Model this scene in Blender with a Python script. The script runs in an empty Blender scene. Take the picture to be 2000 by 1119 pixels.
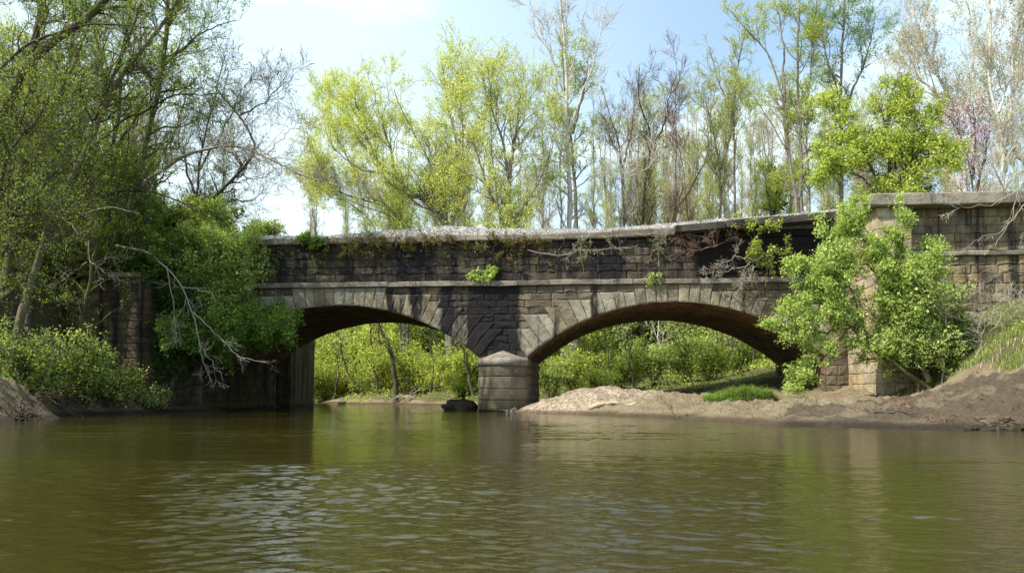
import bpy, math
import numpy as np
R = math.radians
sc = bpy.context.scene
col = sc.collection

# ------------------------------------------------------------------ camera
F, YAW, PITCH, PY0 = 1550.0, R(5.16), R(4.0), 660.0
CAM = np.array([0.0, -40.0, 0.9])
cd = bpy.data.cameras.new('camera'); cam = bpy.data.objects.new('camera', cd); col.objects.link(cam)
cam.location = CAM; cam.rotation_euler = (R(90) + PITCH, 0, YAW)
cd.sensor_width = 36; cd.lens = 36 * F / 2000; cd.shift_y = (PY0 - 559.5) / 2000
cd.clip_start = 0.1; cd.clip_end = 3000
sc.camera = cam

# ------------------------------------------------------------------ light
SUN_EL, SUN_AZ = R(50), math.atan2(-0.50, -0.86)          # direction towards the sun
sdir = np.array([math.cos(SUN_EL) * math.cos(SUN_AZ), math.cos(SUN_EL) * math.sin(SUN_AZ), math.sin(SUN_EL)])
sl = bpy.data.lights.new('sun', 'SUN'); sun = bpy.data.objects.new('sun', sl); col.objects.link(sun)
sl.energy = 5.0; sl.angle = R(0.5); sl.color = (1.0, 0.95, 0.86)
from mathutils import Vector
sun.rotation_euler = Vector(sdir).to_track_quat('Z', 'Y').to_euler()
sc.view_settings.view_transform = 'Standard'; sc.view_settings.look = 'None'
sc.view_settings.exposure = 0.82; sc.view_settings.gamma = 1
sc.cycles.max_bounces = 7; sc.cycles.diffuse_bounces = 3; sc.cycles.transmission_bounces = 4; sc.cycles.glossy_bounces = 3
sc.cycles.use_denoising = True

w = bpy.data.worlds.new('World'); sc.world = w; w.use_nodes = True
nt = w.node_tree; N = nt.nodes; L = nt.links; N.clear()
sky = N.new('ShaderNodeTexSky'); sky.sky_type = 'NISHITA'; sky.sun_disc = False
sky.sun_elevation = SUN_EL; sky.sun_rotation = math.pi / 2 - SUN_AZ
sky.air_density = 1.0; sky.dust_density = 1.2; sky.ozone_density = 1.6
bg = N.new('ShaderNodeBackground'); bg.inputs[1].default_value = 0.15
wo = N.new('ShaderNodeOutputWorld')
tc = N.new('ShaderNodeTexCoord')
def cloud(scale, sx, sz, lo, hi, detail=7, off=(0, 0, 0)):
    mp = N.new('ShaderNodeMapping'); mp.inputs['Scale'].default_value = (sx, sx, sz); mp.inputs['Location'].default_value = off
    no = N.new('ShaderNodeTexNoise'); no.inputs['Scale'].default_value = scale; no.inputs['Detail'].default_value = detail
    no.inputs['Roughness'].default_value = 0.55
    mr = N.new('ShaderNodeMapRange'); mr.interpolation_type = 'SMOOTHSTEP'
    mr.inputs[1].default_value = lo; mr.inputs[2].default_value = hi
    L.new(tc.outputs['Generated'], mp.inputs[0]); L.new(mp.outputs[0], no.inputs[0]); L.new(no.outputs[0], mr.inputs[0])
    return mr.outputs[0]
c1 = cloud(2.2, 1.0, 3.0, 0.42, 0.62, off=(3.1, 0.4, 1.7))
c2 = cloud(1.1, 1.0, 1.6, 0.40, 0.62, 5, (0.7, 2.2, 0.3))
# thin bright cloud veil over the western half of the sky
sep = N.new('ShaderNodeSeparateXYZ'); L.new(tc.outputs['Generated'], sep.inputs[0])
wv = N.new('ShaderNodeMapRange'); wv.interpolation_type = 'SMOOTHSTEP'
wv.inputs[1].default_value = 0.25; wv.inputs[2].default_value = -0.35; wv.inputs[3].default_value = 0.22; wv.inputs[4].default_value = 0.95
L.new(sep.outputs[0], wv.inputs[0])
lowv = N.new('ShaderNodeMapRange'); lowv.interpolation_type = 'SMOOTHSTEP'
lowv.inputs[1].default_value = 0.42; lowv.inputs[2].default_value = 0.10; lowv.inputs[3].default_value = 0.0; lowv.inputs[4].default_value = 0.30
L.new(sep.outputs[2], lowv.inputs[0])
def mth(op, a, b):
    m = N.new('ShaderNodeMath'); m.operation = op; m.use_clamp = (op == 'ADD')
    for i, v in enumerate((a, b)):
        if isinstance(v, float): m.inputs[i].default_value = v
        else: L.new(v, m.inputs[i])
    return m.outputs[0]
cm = mth('MAXIMUM', mth('MULTIPLY', c1, 0.9), mth('MULTIPLY', c2, wv.outputs[0]))
cm = mth('ADD', mth('MAXIMUM', cm, mth('MULTIPLY', wv.outputs[0], 0.8)), lowv.outputs[0])
mx = N.new('ShaderNodeMix'); mx.data_type = 'RGBA'
L.new(cm, mx.inputs[0]); L.new(sky.outputs[0], mx.inputs[6]); mx.inputs[7].default_value = (4.3, 4.75, 5.05, 1)
tint = N.new('ShaderNodeMix'); tint.data_type = 'RGBA'; tint.blend_type = 'MULTIPLY'; tint.inputs[0].default_value = 1
L.new(mx.outputs[2], tint.inputs[6]); tint.inputs[7].default_value = (0.96, 1.05, 1.04, 1); L.new(tint.outputs[2], bg.inputs[0]); L.new(bg.outputs[0], wo.inputs[0])

# ------------------------------------------------------------------ helpers
_r = np.array([math.cos(YAW), math.sin(YAW), 0])
_f = np.array([-math.sin(YAW) * math.cos(PITCH), math.cos(YAW) * math.cos(PITCH), math.sin(PITCH)])
_u = np.cross(_r, _f)
def ray(px, py): return (px - 1000) / F * _r + (PY0 - py) / F * _u + _f
def at(px, py, Y):                       # world point on the vertical plane y = Y
    d = ray(px, py); return CAM + d * ((Y - CAM[1]) / d[1])
def onz(px, py, z=0.0):
    d = ray(px, py); return CAM + d * ((z - CAM[2]) / d[2])

def thing(name, label, cat, loc=(0, 0, 0), group=None):
    o = bpy.data.objects.new(name, None); col.objects.link(o); o.location = [float(v) for v in loc]
    o.empty_display_size = 0.3
    return tag(o, label, cat, group)
def tag(o, label=None, cat=None, group=None, kind=None):
    if label: o['label'] = label
    if cat: o['category'] = cat
    if group: o['group'] = group
    if kind: o['kind'] = kind
    return o

class MB:
    """collects vertices and faces; build() links them as one mesh object"""
    def __init__(s): s.v = []; s.q = []; s.t = []; s.n = 0
    def add(s, v, q=None, t=None):
        v = np.asarray(v, float).reshape(-1, 3); s.v.append(v)
        if q is not None and len(q): s.q.append(np.asarray(q, np.int64).reshape(-1, 4) + s.n)
        if t is not None and len(t): s.t.append(np.asarray(t, np.int64).reshape(-1, 3) + s.n)
        s.n += len(v)
    def box(s, a, b):
        x0, y0, z0 = a; x1, y1, z1 = b
        s.add([(x0,y0,z0),(x1,y0,z0),(x1,y1,z0),(x0,y1,z0),(x0,y0,z1),(x1,y0,z1),(x1,y1,z1),(x0,y1,z1)],
              [(0,3,2,1),(4,5,6,7),(0,1,5,4),(1,2,6,5),(2,3,7,6),(3,0,4,7)])
    def mesh(s, name, smooth=False):
        me = bpy.data.meshes.new(name)
        V = np.concatenate(s.v) if s.v else np.zeros((0, 3))
        q = np.concatenate(s.q) if s.q else np.zeros((0, 4), np.int64)
        t = np.concatenate(s.t) if s.t else np.zeros((0, 3), np.int64)
        me.vertices.add(len(V)); me.vertices.foreach_set('co', V.astype(np.float32).ravel())
        nl = q.size + t.size; me.loops.add(nl); me.polygons.add(len(q) + len(t))
        me.loops.foreach_set('vertex_index', np.concatenate([q.ravel(), t.ravel()]).astype(np.int32))
        st = np.concatenate([np.arange(len(q)) * 4, q.size + np.arange(len(t)) * 3]).astype(np.int32)
        me.polygons.foreach_set('loop_start', st)
        me.polygons.foreach_set('use_smooth', np.full(len(q) + len(t), smooth))
        me.update(calc_edges=True); me.validate()
        return me
    def build(s, name, mat, parent=None, smooth=False):
        me = s.mesh(name, smooth); me.materials.append(mat)
        o = bpy.data.objects.new(name, me); col.objects.link(o)
        if parent: o.parent = parent
        return o

# smooth value noise in numpy
def vnoise(x, y, seed=0):
    xi = np.floor(x).astype(np.int64); yi = np.floor(y).astype(np.int64); fx = x - xi; fy = y - yi
    fx = fx * fx * (3 - 2 * fx); fy = fy * fy * (3 - 2 * fy)
    def h(a, b):
        n = (a * 374761393 + b * 668265263 + seed * 1442695041) & 0xffffffff
        n = ((n ^ (n >> 13)) * 1274126177) & 0xffffffff
        return ((n ^ (n >> 16)) & 0xffff) / 65535.0 * 2 - 1
    return (h(xi, yi) * (1 - fx) + h(xi + 1, yi) * fx) * (1 - fy) + (h(xi, yi + 1) * (1 - fx) + h(xi + 1, yi + 1) * fx) * fy
def fbm(x, y, o=4, seed=0):
    r = 0; a = 1; s = 0
    for k in range(o): r = r + a * vnoise(x * 2 ** k, y * 2 ** k, seed + k); s += a; a *= 0.5
    return r / s

# ------------------------------------------------------------------ materials
def mat(name):
    m = bpy.data.materials.new(name); m.use_nodes = True; m.node_tree.nodes.clear(); return m, NT(m.node_tree)
class NT:
    def __init__(s, t): s.t = t
    def n(s, ty, **k):
        x = s.t.nodes.new('ShaderNode' + ty)
        for a, b in k.items(): setattr(x, a, b)
        return x
    def l(s, a, b): s.t.links.new(a, b)
    def put(s, inp, v):
        if isinstance(v, bpy.types.NodeSocket): s.l(v, inp)
        else: inp.default_value = v if not isinstance(v, tuple) or len(v) != 3 or inp.type != 'RGBA' else (*v, 1)
    def noise(s, co, scale, detail=4, rough=0.55, dist=0.0):
        x = s.n('TexNoise'); s.l(co, x.inputs['Vector']); x.inputs['Scale'].default_value = scale
        x.inputs['Detail'].default_value = detail; x.inputs['Roughness'].default_value = rough; x.inputs['Distortion'].default_value = dist
        return x.outputs[0]
    def mapping(s, co, sc=(1, 1, 1), loc=(0, 0, 0), rot=(0, 0, 0)):
        x = s.n('Mapping'); s.l(co, x.inputs[0]); x.inputs['Scale'].default_value = sc; x.inputs['Location'].default_value = loc
        x.inputs['Rotation'].default_value = rot; return x.outputs[0]
    def rng(s, v, a, b, c=0.0, d=1.0):
        x = s.n('MapRange', interpolation_type='SMOOTHSTEP'); s.put(x.inputs[0], v)
        for i, q in enumerate((a, b, c, d)): x.inputs[1 + i].default_value = q
        return x.outputs[0]
    def mix(s, f, a, b, bt='MIX'):
        x = s.n('Mix', data_type='RGBA', blend_type=bt); s.put(x.inputs[0], f); s.put(x.inputs[6], a); s.put(x.inputs[7], b); return x.outputs[2]
    def m(s, op, a, b=0.0):
        x = s.n('Math', operation=op); s.put(x.inputs[0], a); s.put(x.inputs[1], b); return x.outputs[0]
    def ramp(s, v, stops):
        x = s.n('ValToRGB'); s.l(v, x.inputs[0]); e = x.color_ramp.elements
        while len(e) < len(stops): e.new(0.5)
        for i, (p, c) in enumerate(stops): e[i].position = p; e[i].color = (*c, 1)
        return x.outputs[0]
    def bump(s, h, dist, strength=1.0, nrm=None):
        x = s.n('Bump'); s.l(h, x.inputs['Height']); x.inputs['Distance'].default_value = dist; x.inputs['Strength'].default_value = strength
        if nrm: s.l(nrm, x.inputs['Normal'])
        return x.outputs[0]
    def out(s, base, rough=0.9, normal=None, spec=0.3, **k):
        p = s.n('BsdfPrincipled'); s.put(p.inputs['Base Color'], base); s.put(p.inputs['Roughness'], rough)
        p.inputs['Specular IOR Level'].default_value = spec
        if normal: s.l(normal, p.inputs['Normal'])
        for a, b in k.items(): s.put(p.inputs[a], b)
        o = s.n('OutputMaterial'); s.l(p.outputs[0], o.inputs[0]); return p
    def geo(s): return s.n('NewGeometry')

def stone_mat(name, cols, stain=0.5, stain_shade_bands=False, soot=0.0, joints=None):
    """weathered ashlar: colour per block, mottling, lichen, dark water stains running down"""
    m, t = mat(name); g = t.geo(); pos = g.outputs['Position']; isl = g.outputs['Random Per Island']
    c = t.ramp(isl, [(i / (len(cols) - 1), q) for i, q in enumerate(cols)])
    n1 = t.noise(pos, 1.3, 6, 0.65); n2 = t.noise(pos, 9, 5, 0.7)
    c = t.mix(t.rng(n1, 0.3, 0.7, 0.0, 0.75), c, t.mix(1.0, c, (0.42, 0.38, 0.33), 'MULTIPLY'))
    c = t.mix(t.rng(n2, 0.50, 0.75, 0, 0.55), c, t.mix(1.0, c, (0.48, 0.46, 0.40), 'MULTIPLY'))
    # warm rust and pale lichen patches
    c = t.mix(t.rng(t.noise(pos, 2.1, 4), 0.58, 0.70, 0, 0.5), c, (0.22, 0.13, 0.055))
    c = t.mix(t.rng(t.noise(t.mapping(pos, loc=(9, 3, 1)), 3.3, 5, 0.7), 0.60, 0.70, 0, 0.45), c, (0.36, 0.36, 0.30))
    # moss
    c = t.mix(t.rng(t.noise(t.mapping(pos, loc=(4, 7, 2)), 1.7, 5, 0.7), 0.60, 0.74, 0, 0.55), c, (0.07, 0.085, 0.03))
    # streaks that follow the water running down the wall
    st = t.noise(t.mapping(pos, (1.5, 1.5, 0.13), (5, 0, 0)), 1.1, 6, 0.62)
    k = t.rng(st, 0.62 - 0.22 * stain, 0.80 - 0.22 * stain, 0, 0.93)
    if stain_shade_bands:
        sp = t.n('SeparateXYZ'); t.l(pos, sp.inputs[0]); X = sp.outputs[0]; Z = sp.outputs[2]
        wob = t.m('MULTIPLY', t.m('SUBTRACT', t.noise(t.mapping(pos, (1, 1, 0.35)), 1.3, 4), 0.5), 2.2)
        Xw = t.m('ADD', X, wob)
        def band(x0, x1, zt):
            a = t.rng(Xw, x0 - 0.25, x0 + 0.15); b = t.rng(Xw, x1 + 0.25, x1 - 0.15); cc = t.rng(Z, zt + 0.3, zt - 0.1)
            return t.m('MULTIPLY', t.m('MULTIPLY', a, b), cc)
        for x0, x1, zt in stain_shade_bands:
            k = t.m('MAXIMUM', k, t.m('MULTIPLY', band(x0, x1, zt), t.rng(t.noise(pos, 3, 4), 0.2, 0.4, 0.86, 0.985)))
    c = t.mix(k, c, (0.016, 0.014, 0.015))
    spz = t.n('SeparateXYZ'); t.l(pos, spz.inputs[0]); wz = t.m('ADD', spz.outputs[2], t.m('MULTIPLY', t.m('SUBTRACT', n1, .5), .8))
    c = t.mix(t.rng(wz, .75, .25, 0, .55), c, (0.075, 0.06, 0.03)); c = t.mix(t.rng(wz, .22, .08, 0, .8), c, (0.022, 0.022, 0.012))
    if soot: c = t.mix(soot, c, (0.02, 0.017, 0.015))
    h = t.m('ADD', t.m('MULTIPLY', n1, 1.0), t.m('MULTIPLY', n2, 0.55))
    t.out(c, 0.93, t.bump(h, 0.09, 0.9), 0.2)
    return m
COL_S = [(0.13, 0.105, 0.07), (0.19, 0.16, 0.11), (0.09, 0.078, 0.06), (0.23, 0.19, 0.13), (0.15, 0.13, 0.10), (0.20, 0.155, 0.09)]
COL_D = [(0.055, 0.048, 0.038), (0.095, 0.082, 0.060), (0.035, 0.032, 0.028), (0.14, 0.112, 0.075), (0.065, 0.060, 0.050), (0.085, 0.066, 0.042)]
COL_V = [(0.27, 0.245, 0.18), (0.39, 0.36, 0.28), (0.19, 0.165, 0.115), (0.36, 0.31, 0.21), (0.30, 0.285, 0.235), (0.24, 0.20, 0.13)]
BIG = [(-7.5, -6.3, 6.6), (-6.2, -3.3, 6.7), (-9.0, -8.3, 6.6), (-10.2, -9.5, 6.2), (0.6, 0.9, 6.2)]
M_SPAN = stone_mat('spandrel_stone', COL_S, 0.42, BIG)
M_VOUS = stone_mat('voussoir_stone', COL_V, 0.40, BIG)
M_PARA = stone_mat('parapet_stone', COL_D, 0.86, [(-9.3, -8.2, 9.2), (-4.8, -3.9, 9.2), (0.8, 2.0, 8.6), (5.6, 13, 11)])  # last band paints the slab's shade on the wall; the others are stains
M_COPE = stone_mat('coping_stone', [(0.24, 0.215, 0.17), (0.32, 0.29, 0.24), (0.18, 0.16, 0.13)], 0.25)
M_PIER = stone_mat('pier_stone', [(0.22, 0.18, 0.13), (0.30, 0.25, 0.18), (0.17, 0.14, 0.10)], 0.30)
M_PILA = stone_mat('pilaster_stone', [(0.42, 0.34, 0.22), (0.50, 0.41, 0.28), (0.36, 0.31, 0.22), (0.46, 0.35, 0.20)], 0.08)
M_WING = stone_mat('wing_wall_stone', [(0.26, 0.21, 0.14), (0.34, 0.28, 0.18), (0.17, 0.145, 0.11), (0.36, 0.26, 0.13), (0.22, 0.20, 0.16)], 0.50)
M_WSHADE = stone_mat('shaded_left_wall_stone', [(0.13, 0.10, 0.06), (0.20, 0.15, 0.09), (0.09, 0.075, 0.055), (0.16, 0.115, 0.065)], 0.75)  # darker wing wall stone, deep shadow of the left walls put into its colour
M_DARKW = stone_mat('shaded_abutment_stone', [(0.07, 0.052, 0.032), (0.10, 0.075, 0.045), (0.05, 0.04, 0.03)], 0.7)  # left abutment stone with its shade mixed into the colour
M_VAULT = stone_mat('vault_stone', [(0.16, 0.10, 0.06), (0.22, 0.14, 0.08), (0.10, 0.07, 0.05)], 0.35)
M_JOINT = stone_mat('joint_stone', [(0.07, 0.06, 0.05), (0.09, 0.08, 0.065)], 0.5)
M_SLAB = stone_mat('slab_concrete', [(0.06, 0.055, 0.05), (0.09, 0.082, 0.07)], 0.6)
M_CONC = stone_mat('wall_concrete', [(0.10, 0.082, 0.05), (0.12, 0.10, 0.065)], 0.8)

def gravel_mat(name, base, dark, pale=.5):
    m, t = mat(name); g = t.geo(); pos = g.outputs['Position']
    v = t.n('TexVoronoi'); t.l(pos, v.inputs['Vector']); v.inputs['Scale'].default_value = 14
    sp = t.n('SeparateColor'); t.l(v.outputs['Color'], sp.inputs[0])
    c = t.mix(sp.outputs[0], dark, base)
    c = t.mix(t.rng(g.outputs['Random Per Island'], 0, 1, 0, pale), c, (0.62, 0.60, 0.56))
    t.out(c, 0.95, t.bump(v.outputs['Distance'], 0.05, 1.0), 0.2)
    return m
M_BALLAST = gravel_mat('ballast_gravel', (0.48, 0.46, 0.43), (0.18, 0.165, 0.15), .3)

def bark(name, a, b, pale=None, moss=0.0):
    m, t = mat(name); tcn = t.n('TexCoord'); pos = t.geo().outputs['Position']
    n1 = t.noise(t.mapping(pos, (1, 1, 0.35)), 9, 5, 0.7)
    c = t.mix(n1, a, b)
    c = t.mix(t.rng(t.noise(pos, 2.2, 4), 0.5, 0.7, 0, 0.6), c, pale or b)
    if moss: c = t.mix(t.rng(t.noise(pos, 3.0, 5), 0.42, 0.62, 0, moss), c, (0.075, 0.10, 0.012))
    t.out(c, 0.9, t.bump(n1, 0.02, 0.8), 0.15)
    return m
B_DARK = bark('bark_dark', (0.045, 0.035, 0.025), (0.10, 0.082, 0.06), (0.15, 0.13, 0.10))
B_MOSS = bark('bark_mossy', (0.05, 0.042, 0.028), (0.12, 0.10, 0.07), (0.14, 0.12, 0.08), 0.9)
B_GREY = bark('bark_grey', (0.12, 0.10, 0.085), (0.24, 0.21, 0.18), (0.33, 0.30, 0.26))
B_PALE = bark('bark_pale', (0.36, 0.33, 0.28), (0.58, 0.55, 0.48), (0.66, 0.64, 0.58))
B_DEAD = bark('bark_dead', (0.24, 0.20, 0.16), (0.42, 0.37, 0.30), (0.5, 0.46, 0.39))
B_RED = bark('bark_redbrown', (0.12, 0.075, 0.05), (0.24, 0.16, 0.11), (0.3, 0.22, 0.17))

B_FAR = bark('bark_far', (0.20, 0.17, 0.14), (0.34, 0.30, 0.25), (0.42, 0.39, 0.34))
def leaf(name, a, b, c3=None, tr=0.45, trc=None):
    """two-sided leaf: colour per leaf and per clump, light passing through"""
    m, t = mat(name); g = t.geo(); isl = g.outputs['Random Per Island']
    n = t.noise(g.outputs['Position'], 0.7, 3)
    c = t.mix(isl, a, b)
    c = t.mix(t.rng(n, 0.38, 0.66, 0, 0.8), c, c3 or b)
    d = t.n('BsdfPrincipled'); t.put(d.inputs['Base Color'], c); d.inputs['Roughness'].default_value = 0.55
    d.inputs['Specular IOR Level'].default_value = 0.35
    tl = t.n('BsdfTranslucent'); t.put(tl.inputs[0], t.mix(1.0, c, trc or (1.25, 1.2, 0.5), 'MULTIPLY'))
    ms = t.n('MixShader'); ms.inputs[0].default_value = tr; t.l(d.outputs[0], ms.inputs[1]); t.l(tl.outputs[0], ms.inputs[2])
    o = t.n('OutputMaterial'); t.l(ms.outputs[0], o.inputs[0])
    return m
L_WILLOW = leaf('leaf_willow', (0.50, 0.58, 0.13), (0.72, 0.76, 0.26), (0.56, 0.64, 0.18))
L_LIME = leaf('leaf_lime', (0.34, 0.43, 0.07), (0.56, 0.64, 0.15), (0.42, 0.52, 0.10))
L_FRESH = leaf('leaf_fresh', (0.24, 0.37, 0.07), (0.58, 0.66, 0.24), (0.38, 0.50, 0.14))
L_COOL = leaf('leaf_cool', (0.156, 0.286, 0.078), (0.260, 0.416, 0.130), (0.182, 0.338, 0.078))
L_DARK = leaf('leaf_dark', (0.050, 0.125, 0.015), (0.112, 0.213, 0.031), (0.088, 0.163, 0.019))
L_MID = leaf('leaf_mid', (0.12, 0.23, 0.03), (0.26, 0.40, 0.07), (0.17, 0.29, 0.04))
L_OLIVE = leaf('leaf_olive', (0.14, 0.23, 0.025), (0.33, 0.42, 0.06), (0.20, 0.29, 0.035))
L_PINK = leaf('leaf_blossom', (0.70, 0.50, 0.58), (0.85, 0.68, 0.76), (0.76, 0.56, 0.66), trc=(1, 0.9, 1))
L_BUFF = leaf('leaf_buff', (0.360, 0.324, 0.144), (0.480, 0.432, 0.192), (0.408, 0.384, 0.144))
L_RUST = leaf('leaf_rust', (0.14, 0.115, 0.03), (0.24, 0.22, 0.06), (0.15, 0.17, 0.035))
L_PINE = leaf('leaf_pine', (0.035, 0.070, 0.025), (0.060, 0.110, 0.035), tr=0.15)
L_GRASS = leaf('leaf_grass', (0.15, 0.21, 0.05), (0.34, 0.42, 0.10), (0.22, 0.26, 0.09))
L_TUFT = leaf('leaf_tuft', (0.10, 0.19, 0.045), (0.26, 0.38, 0.10), (0.18, 0.24, 0.07))
L_STRAW = leaf('leaf_straw', (0.30, 0.24, 0.14), (0.46, 0.38, 0.24), tr=.2)
L_LITTER = leaf('leaf_litter', (0.160, 0.110, 0.060), (0.280, 0.200, 0.120), (0.200, 0.150, 0.080), tr=0.1)

# ------------------------------------------------------------------ ground
P = []                                     # control points of the land, x y z
def gp(px, py, d=None, z=0.0):
    p = onz(px, py, z) if d is None else at(px, py, d - 40); P.append(tuple(p))
for a in ((2000, 840), (1925, 839), (1850, 838), (1775, 837), (1700, 836), (1625, 834), (1550, 832), (1475, 827), (1400, 822), (1345, 819), (1290, 816), (1200, 812), (1100, 808), (1010, 805.5)): gp(*a)
for a in ((930, 793), (850, 791), (760, 789), (680, 787.5), (620, 785.5)): gp(*a)
for a in ((0, 826), (50, 820), (100, 814), (200, 809), (300, 806), (430, 803.5)): gp(*a)
for a in ((1480, 800, 27.5), (1550, 788, 29), (1650, 784, 30), (1730, 784, 31), (1720, 780, 35.6), (1640, 778, 38), (1830, 768, 33.5), (1780, 792, 26), (1900, 790, 23.5), (1620, 800, 26),
          (2000, 772, 23), (2000, 715, 26.5), (1900, 752, 28), (1860, 752, 31), (2000, 590, 35.5), (1900, 640, 35.5), (1850, 705, 35.5), (1950, 680, 30),
          (1180, 757, 38.2), (1120, 763, 38), (1250, 763, 38.2), (1190, 772, 41.5), (1110, 776, 41.5), (1280, 776, 42), (1060, 786, 38.5), (1330, 788, 35), (1400, 790, 33), (1440, 782, 36), (1500, 782, 36), (1150, 795, 35.2), (1230, 795, 34.5),
          (930, 770, 59), (850, 769, 63), (760, 768, 69), (690, 770, 76), (620, 772, 88),
          (0, 735, 27), (100, 755, 32), (200, 770, 36), (300, 785, 39), (0, 650, 33), (120, 690, 35.5), (60, 775, 28)): gp(*a)
P += [(12, -24, .1), (13, -30, 0), (14, -36, 0), (15, -45, 0), (18, -36, 1.5), (25, -5, 5.5), (25, -15, 3.6), (22, -25, 2.4), (30, -30, 3), (22, -38, 2),
      (2, 5, .8), (5, 5, .9), (8, 5, 1.1), (11, 5, 1.3), (-.5, 4, .6), (-2.5, 3, .1), (4, 14, .9), (10, 14, 1.9), (14, 16, 3), (0, 14, .5), (-2.6, 12, .1), (6, 20, 1.6), (12, 24, 2.6), (0, 22, 1.4),
      (-6, 5, -.9), (-10, 0, -1), (-14, 5, -1), (-18, 3, -1), (-8, 10, -.8), (-14, 14, -1), (-16, 22, -1), (-26, 32, -1), (-40, 40, -1), (-6, 12, -.5),
      (-8, -8, -1), (0, -8, -.9), (3, -14, -1), (6, -22, -1), (9, -30, -1), (8, -40, -1), (0, -30, -1.2), (-8, -20, -1.2), (-12, -32, -1.2), (-12, -12, -1), (-16, -6, -.8), (-4, -3, -.9), (-4, 3, -.9), (0, -50, -1.2), (-10, -45, -1.2),
      (-17, -22, 0), (-18, -32, 0), (-19, -45, 0), (-22, -30, 1.3), (-28, -28, 2.2), (-22, -20, 2.0), (-26, -12, 3.3), (-24, -6, 2.3), (-30, -8, 4.2), (-35, -20, 5), (-40, -35, 4), (-40, -5, 6), (-25, -40, 2), (-21.5, -5, 1.0), (-20, -2, .25), (-19, 0, .1),
      (-20.5, 14, 0), (-21, 20, .3), (-30, 22, 2), (-32, 30, 0), (-45, 34, 0), (-24, 16, 2), (-40, 25, 3), (-55, 40, -.5), (-38, 52, 0), (-60, 60, 1),
      (10, 35, 3), (0, 35, 2.6), (-10, 42, 2.4), (-20, 55, 2.4), (20, 30, 3.6), (30, 20, 4), (40, 0, 5), (40, -30, 4), (0, 60, 3), (30, 60, 4), (-30, 75, 3), (-60, 80, 3), (60, 60, 4), (60, 0, 5), (60, -50, 4), (-60, -50, 4), (-60, 0, 6), (-60, 25, 3), (20, -60, 1.5), (-30, -60, 2), (40, -60, 3)]
P = np.array(P, float)
PS = np.array([40.0, 40.0])
def kern(a, b): return np.sqrt(((a[:, None, :] - b[None, :, :]) ** 2).sum(-1) + 0.0004)
_xy = P[:, :2] / PS; _n = len(P)
_A = np.zeros((_n + 3, _n + 3)); _A[:_n, :_n] = kern(_xy, _xy) + 1e-4 * np.eye(_n)
_A[:_n, _n] = 1; _A[:_n, _n + 1:] = _xy; _A[_n:, :_n] = _A[:_n, _n:].T
_w = np.linalg.solve(_A, np.concatenate([P[:, 2], np.zeros(3)]))
def height(x, y):
    x = np.asarray(x, float); y = np.asarray(y, float); sh = x.shape; q = np.stack([x.ravel(), y.ravel()], -1)
    qc = np.clip(q, [-60, -60], [60, 80]) / PS
    out = np.zeros(len(q))
    for s in range(0, len(q), 8000):
        k = kern(qc[s:s + 8000], _xy); out[s:s + 8000] = k @ _w[:_n] + _w[_n] + qc[s:s + 8000] @ _w[_n + 1:]
    z = out.reshape(sh)
    near = np.exp(-((np.maximum(0, np.abs(x) - 60)) ** 2 + np.maximum(0, np.abs(y - 10) - 70) ** 2) / 800)
    z = z * near + 3.5 * (1 - near)
    dry = 1 / (1 + np.exp(-(z - 0.15) * 8))
    z = z + dry * (0.28 * fbm(x / 5, y / 5, 3, 3) * np.clip((z - 0.6) / 2, 0, 1) + 0.13 * fbm(x * 0.9, y * 0.9, 4, 9)) + 0.02 * fbm(x * 3, y * 3, 2, 5)
    rg_ = 1 - np.abs(fbm(x * .8 + .3 * y, y * 1.1, 3, 17)) * 2.2; bank = np.clip((z - .1) * 3, 0, 1) * np.clip((9 - y) / 6, 0, 1) * (1 - np.clip((z - 2.2), 0, 1))
    z = z + bank * (.26 * (rg_ - .55) + .16 * (.5 - np.abs(fbm(x * 2.0, y * 2.6, 3, 23)) * 2) * np.where(x > 4, 1, .9 * (x < -13)) + .09 * fbm(x * 6, y * 6, 2, 29))
    # wooded rise far behind the bridge
    z = z + np.clip((y - 52) / 70, 0, 1) ** 1.3 * 12
    # railway embankment left and right of the bridge
    e = 8.7 - np.maximum(0, np.maximum(-1.5 - y, y - 11)) * 0.62 + 0.3 * fbm(x / 3, y / 3, 3, 11)
    le = e - np.clip((x + 25.5) / 2.0, 0, 1) * 12
    ri = e - np.clip((31 - x) / 2.0, 0, 1) * 12
    bl = 8.5 - np.maximum(0, y - 9.5) * 0.75 - np.clip((x + 22.5) / 2.0, 0, 1) * 12
    br = 8.5 - np.maximum(0, y - 9.5) * 0.75 - np.clip((16 - x) / 2.0, 0, 1) * 12
    bb = y > 9.8
    return np.maximum(z, np.maximum(np.maximum(le, ri), np.where(bb, np.maximum(bl, br), -9)))
def ground_z(x, y): return float(height(np.array([x]), np.array([y]))[0])

xs = np.concatenate([-np.geomspace(900, 42, 26)[:-1], np.arange(-42, -26, .35), np.arange(-26, -1, .25), np.arange(-1, 22, .15), np.arange(22, 32, .35), np.geomspace(32, 900, 28)])
ys = np.concatenate([-60 - np.geomspace(400, 1, 8), np.arange(-59, -34, 1.2), np.arange(-34, -24, .4), np.arange(-24, -2, 0.15), np.arange(-2, 24, 0.30), np.arange(24, 70, 0.9), np.geomspace(70, 1200, 30)])
gx, gy = np.meshgrid(xs, ys); gz = height(gx, gy)
mb = MB(); nx = len(xs); ny = len(ys)
ii = np.arange(ny - 1)[:, None] * nx + np.arange(nx - 1)[None, :]
mb.add(np.stack([gx, gy, gz], -1), np.stack([ii, ii + 1, ii + nx + 1, ii + nx], -1))

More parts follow.
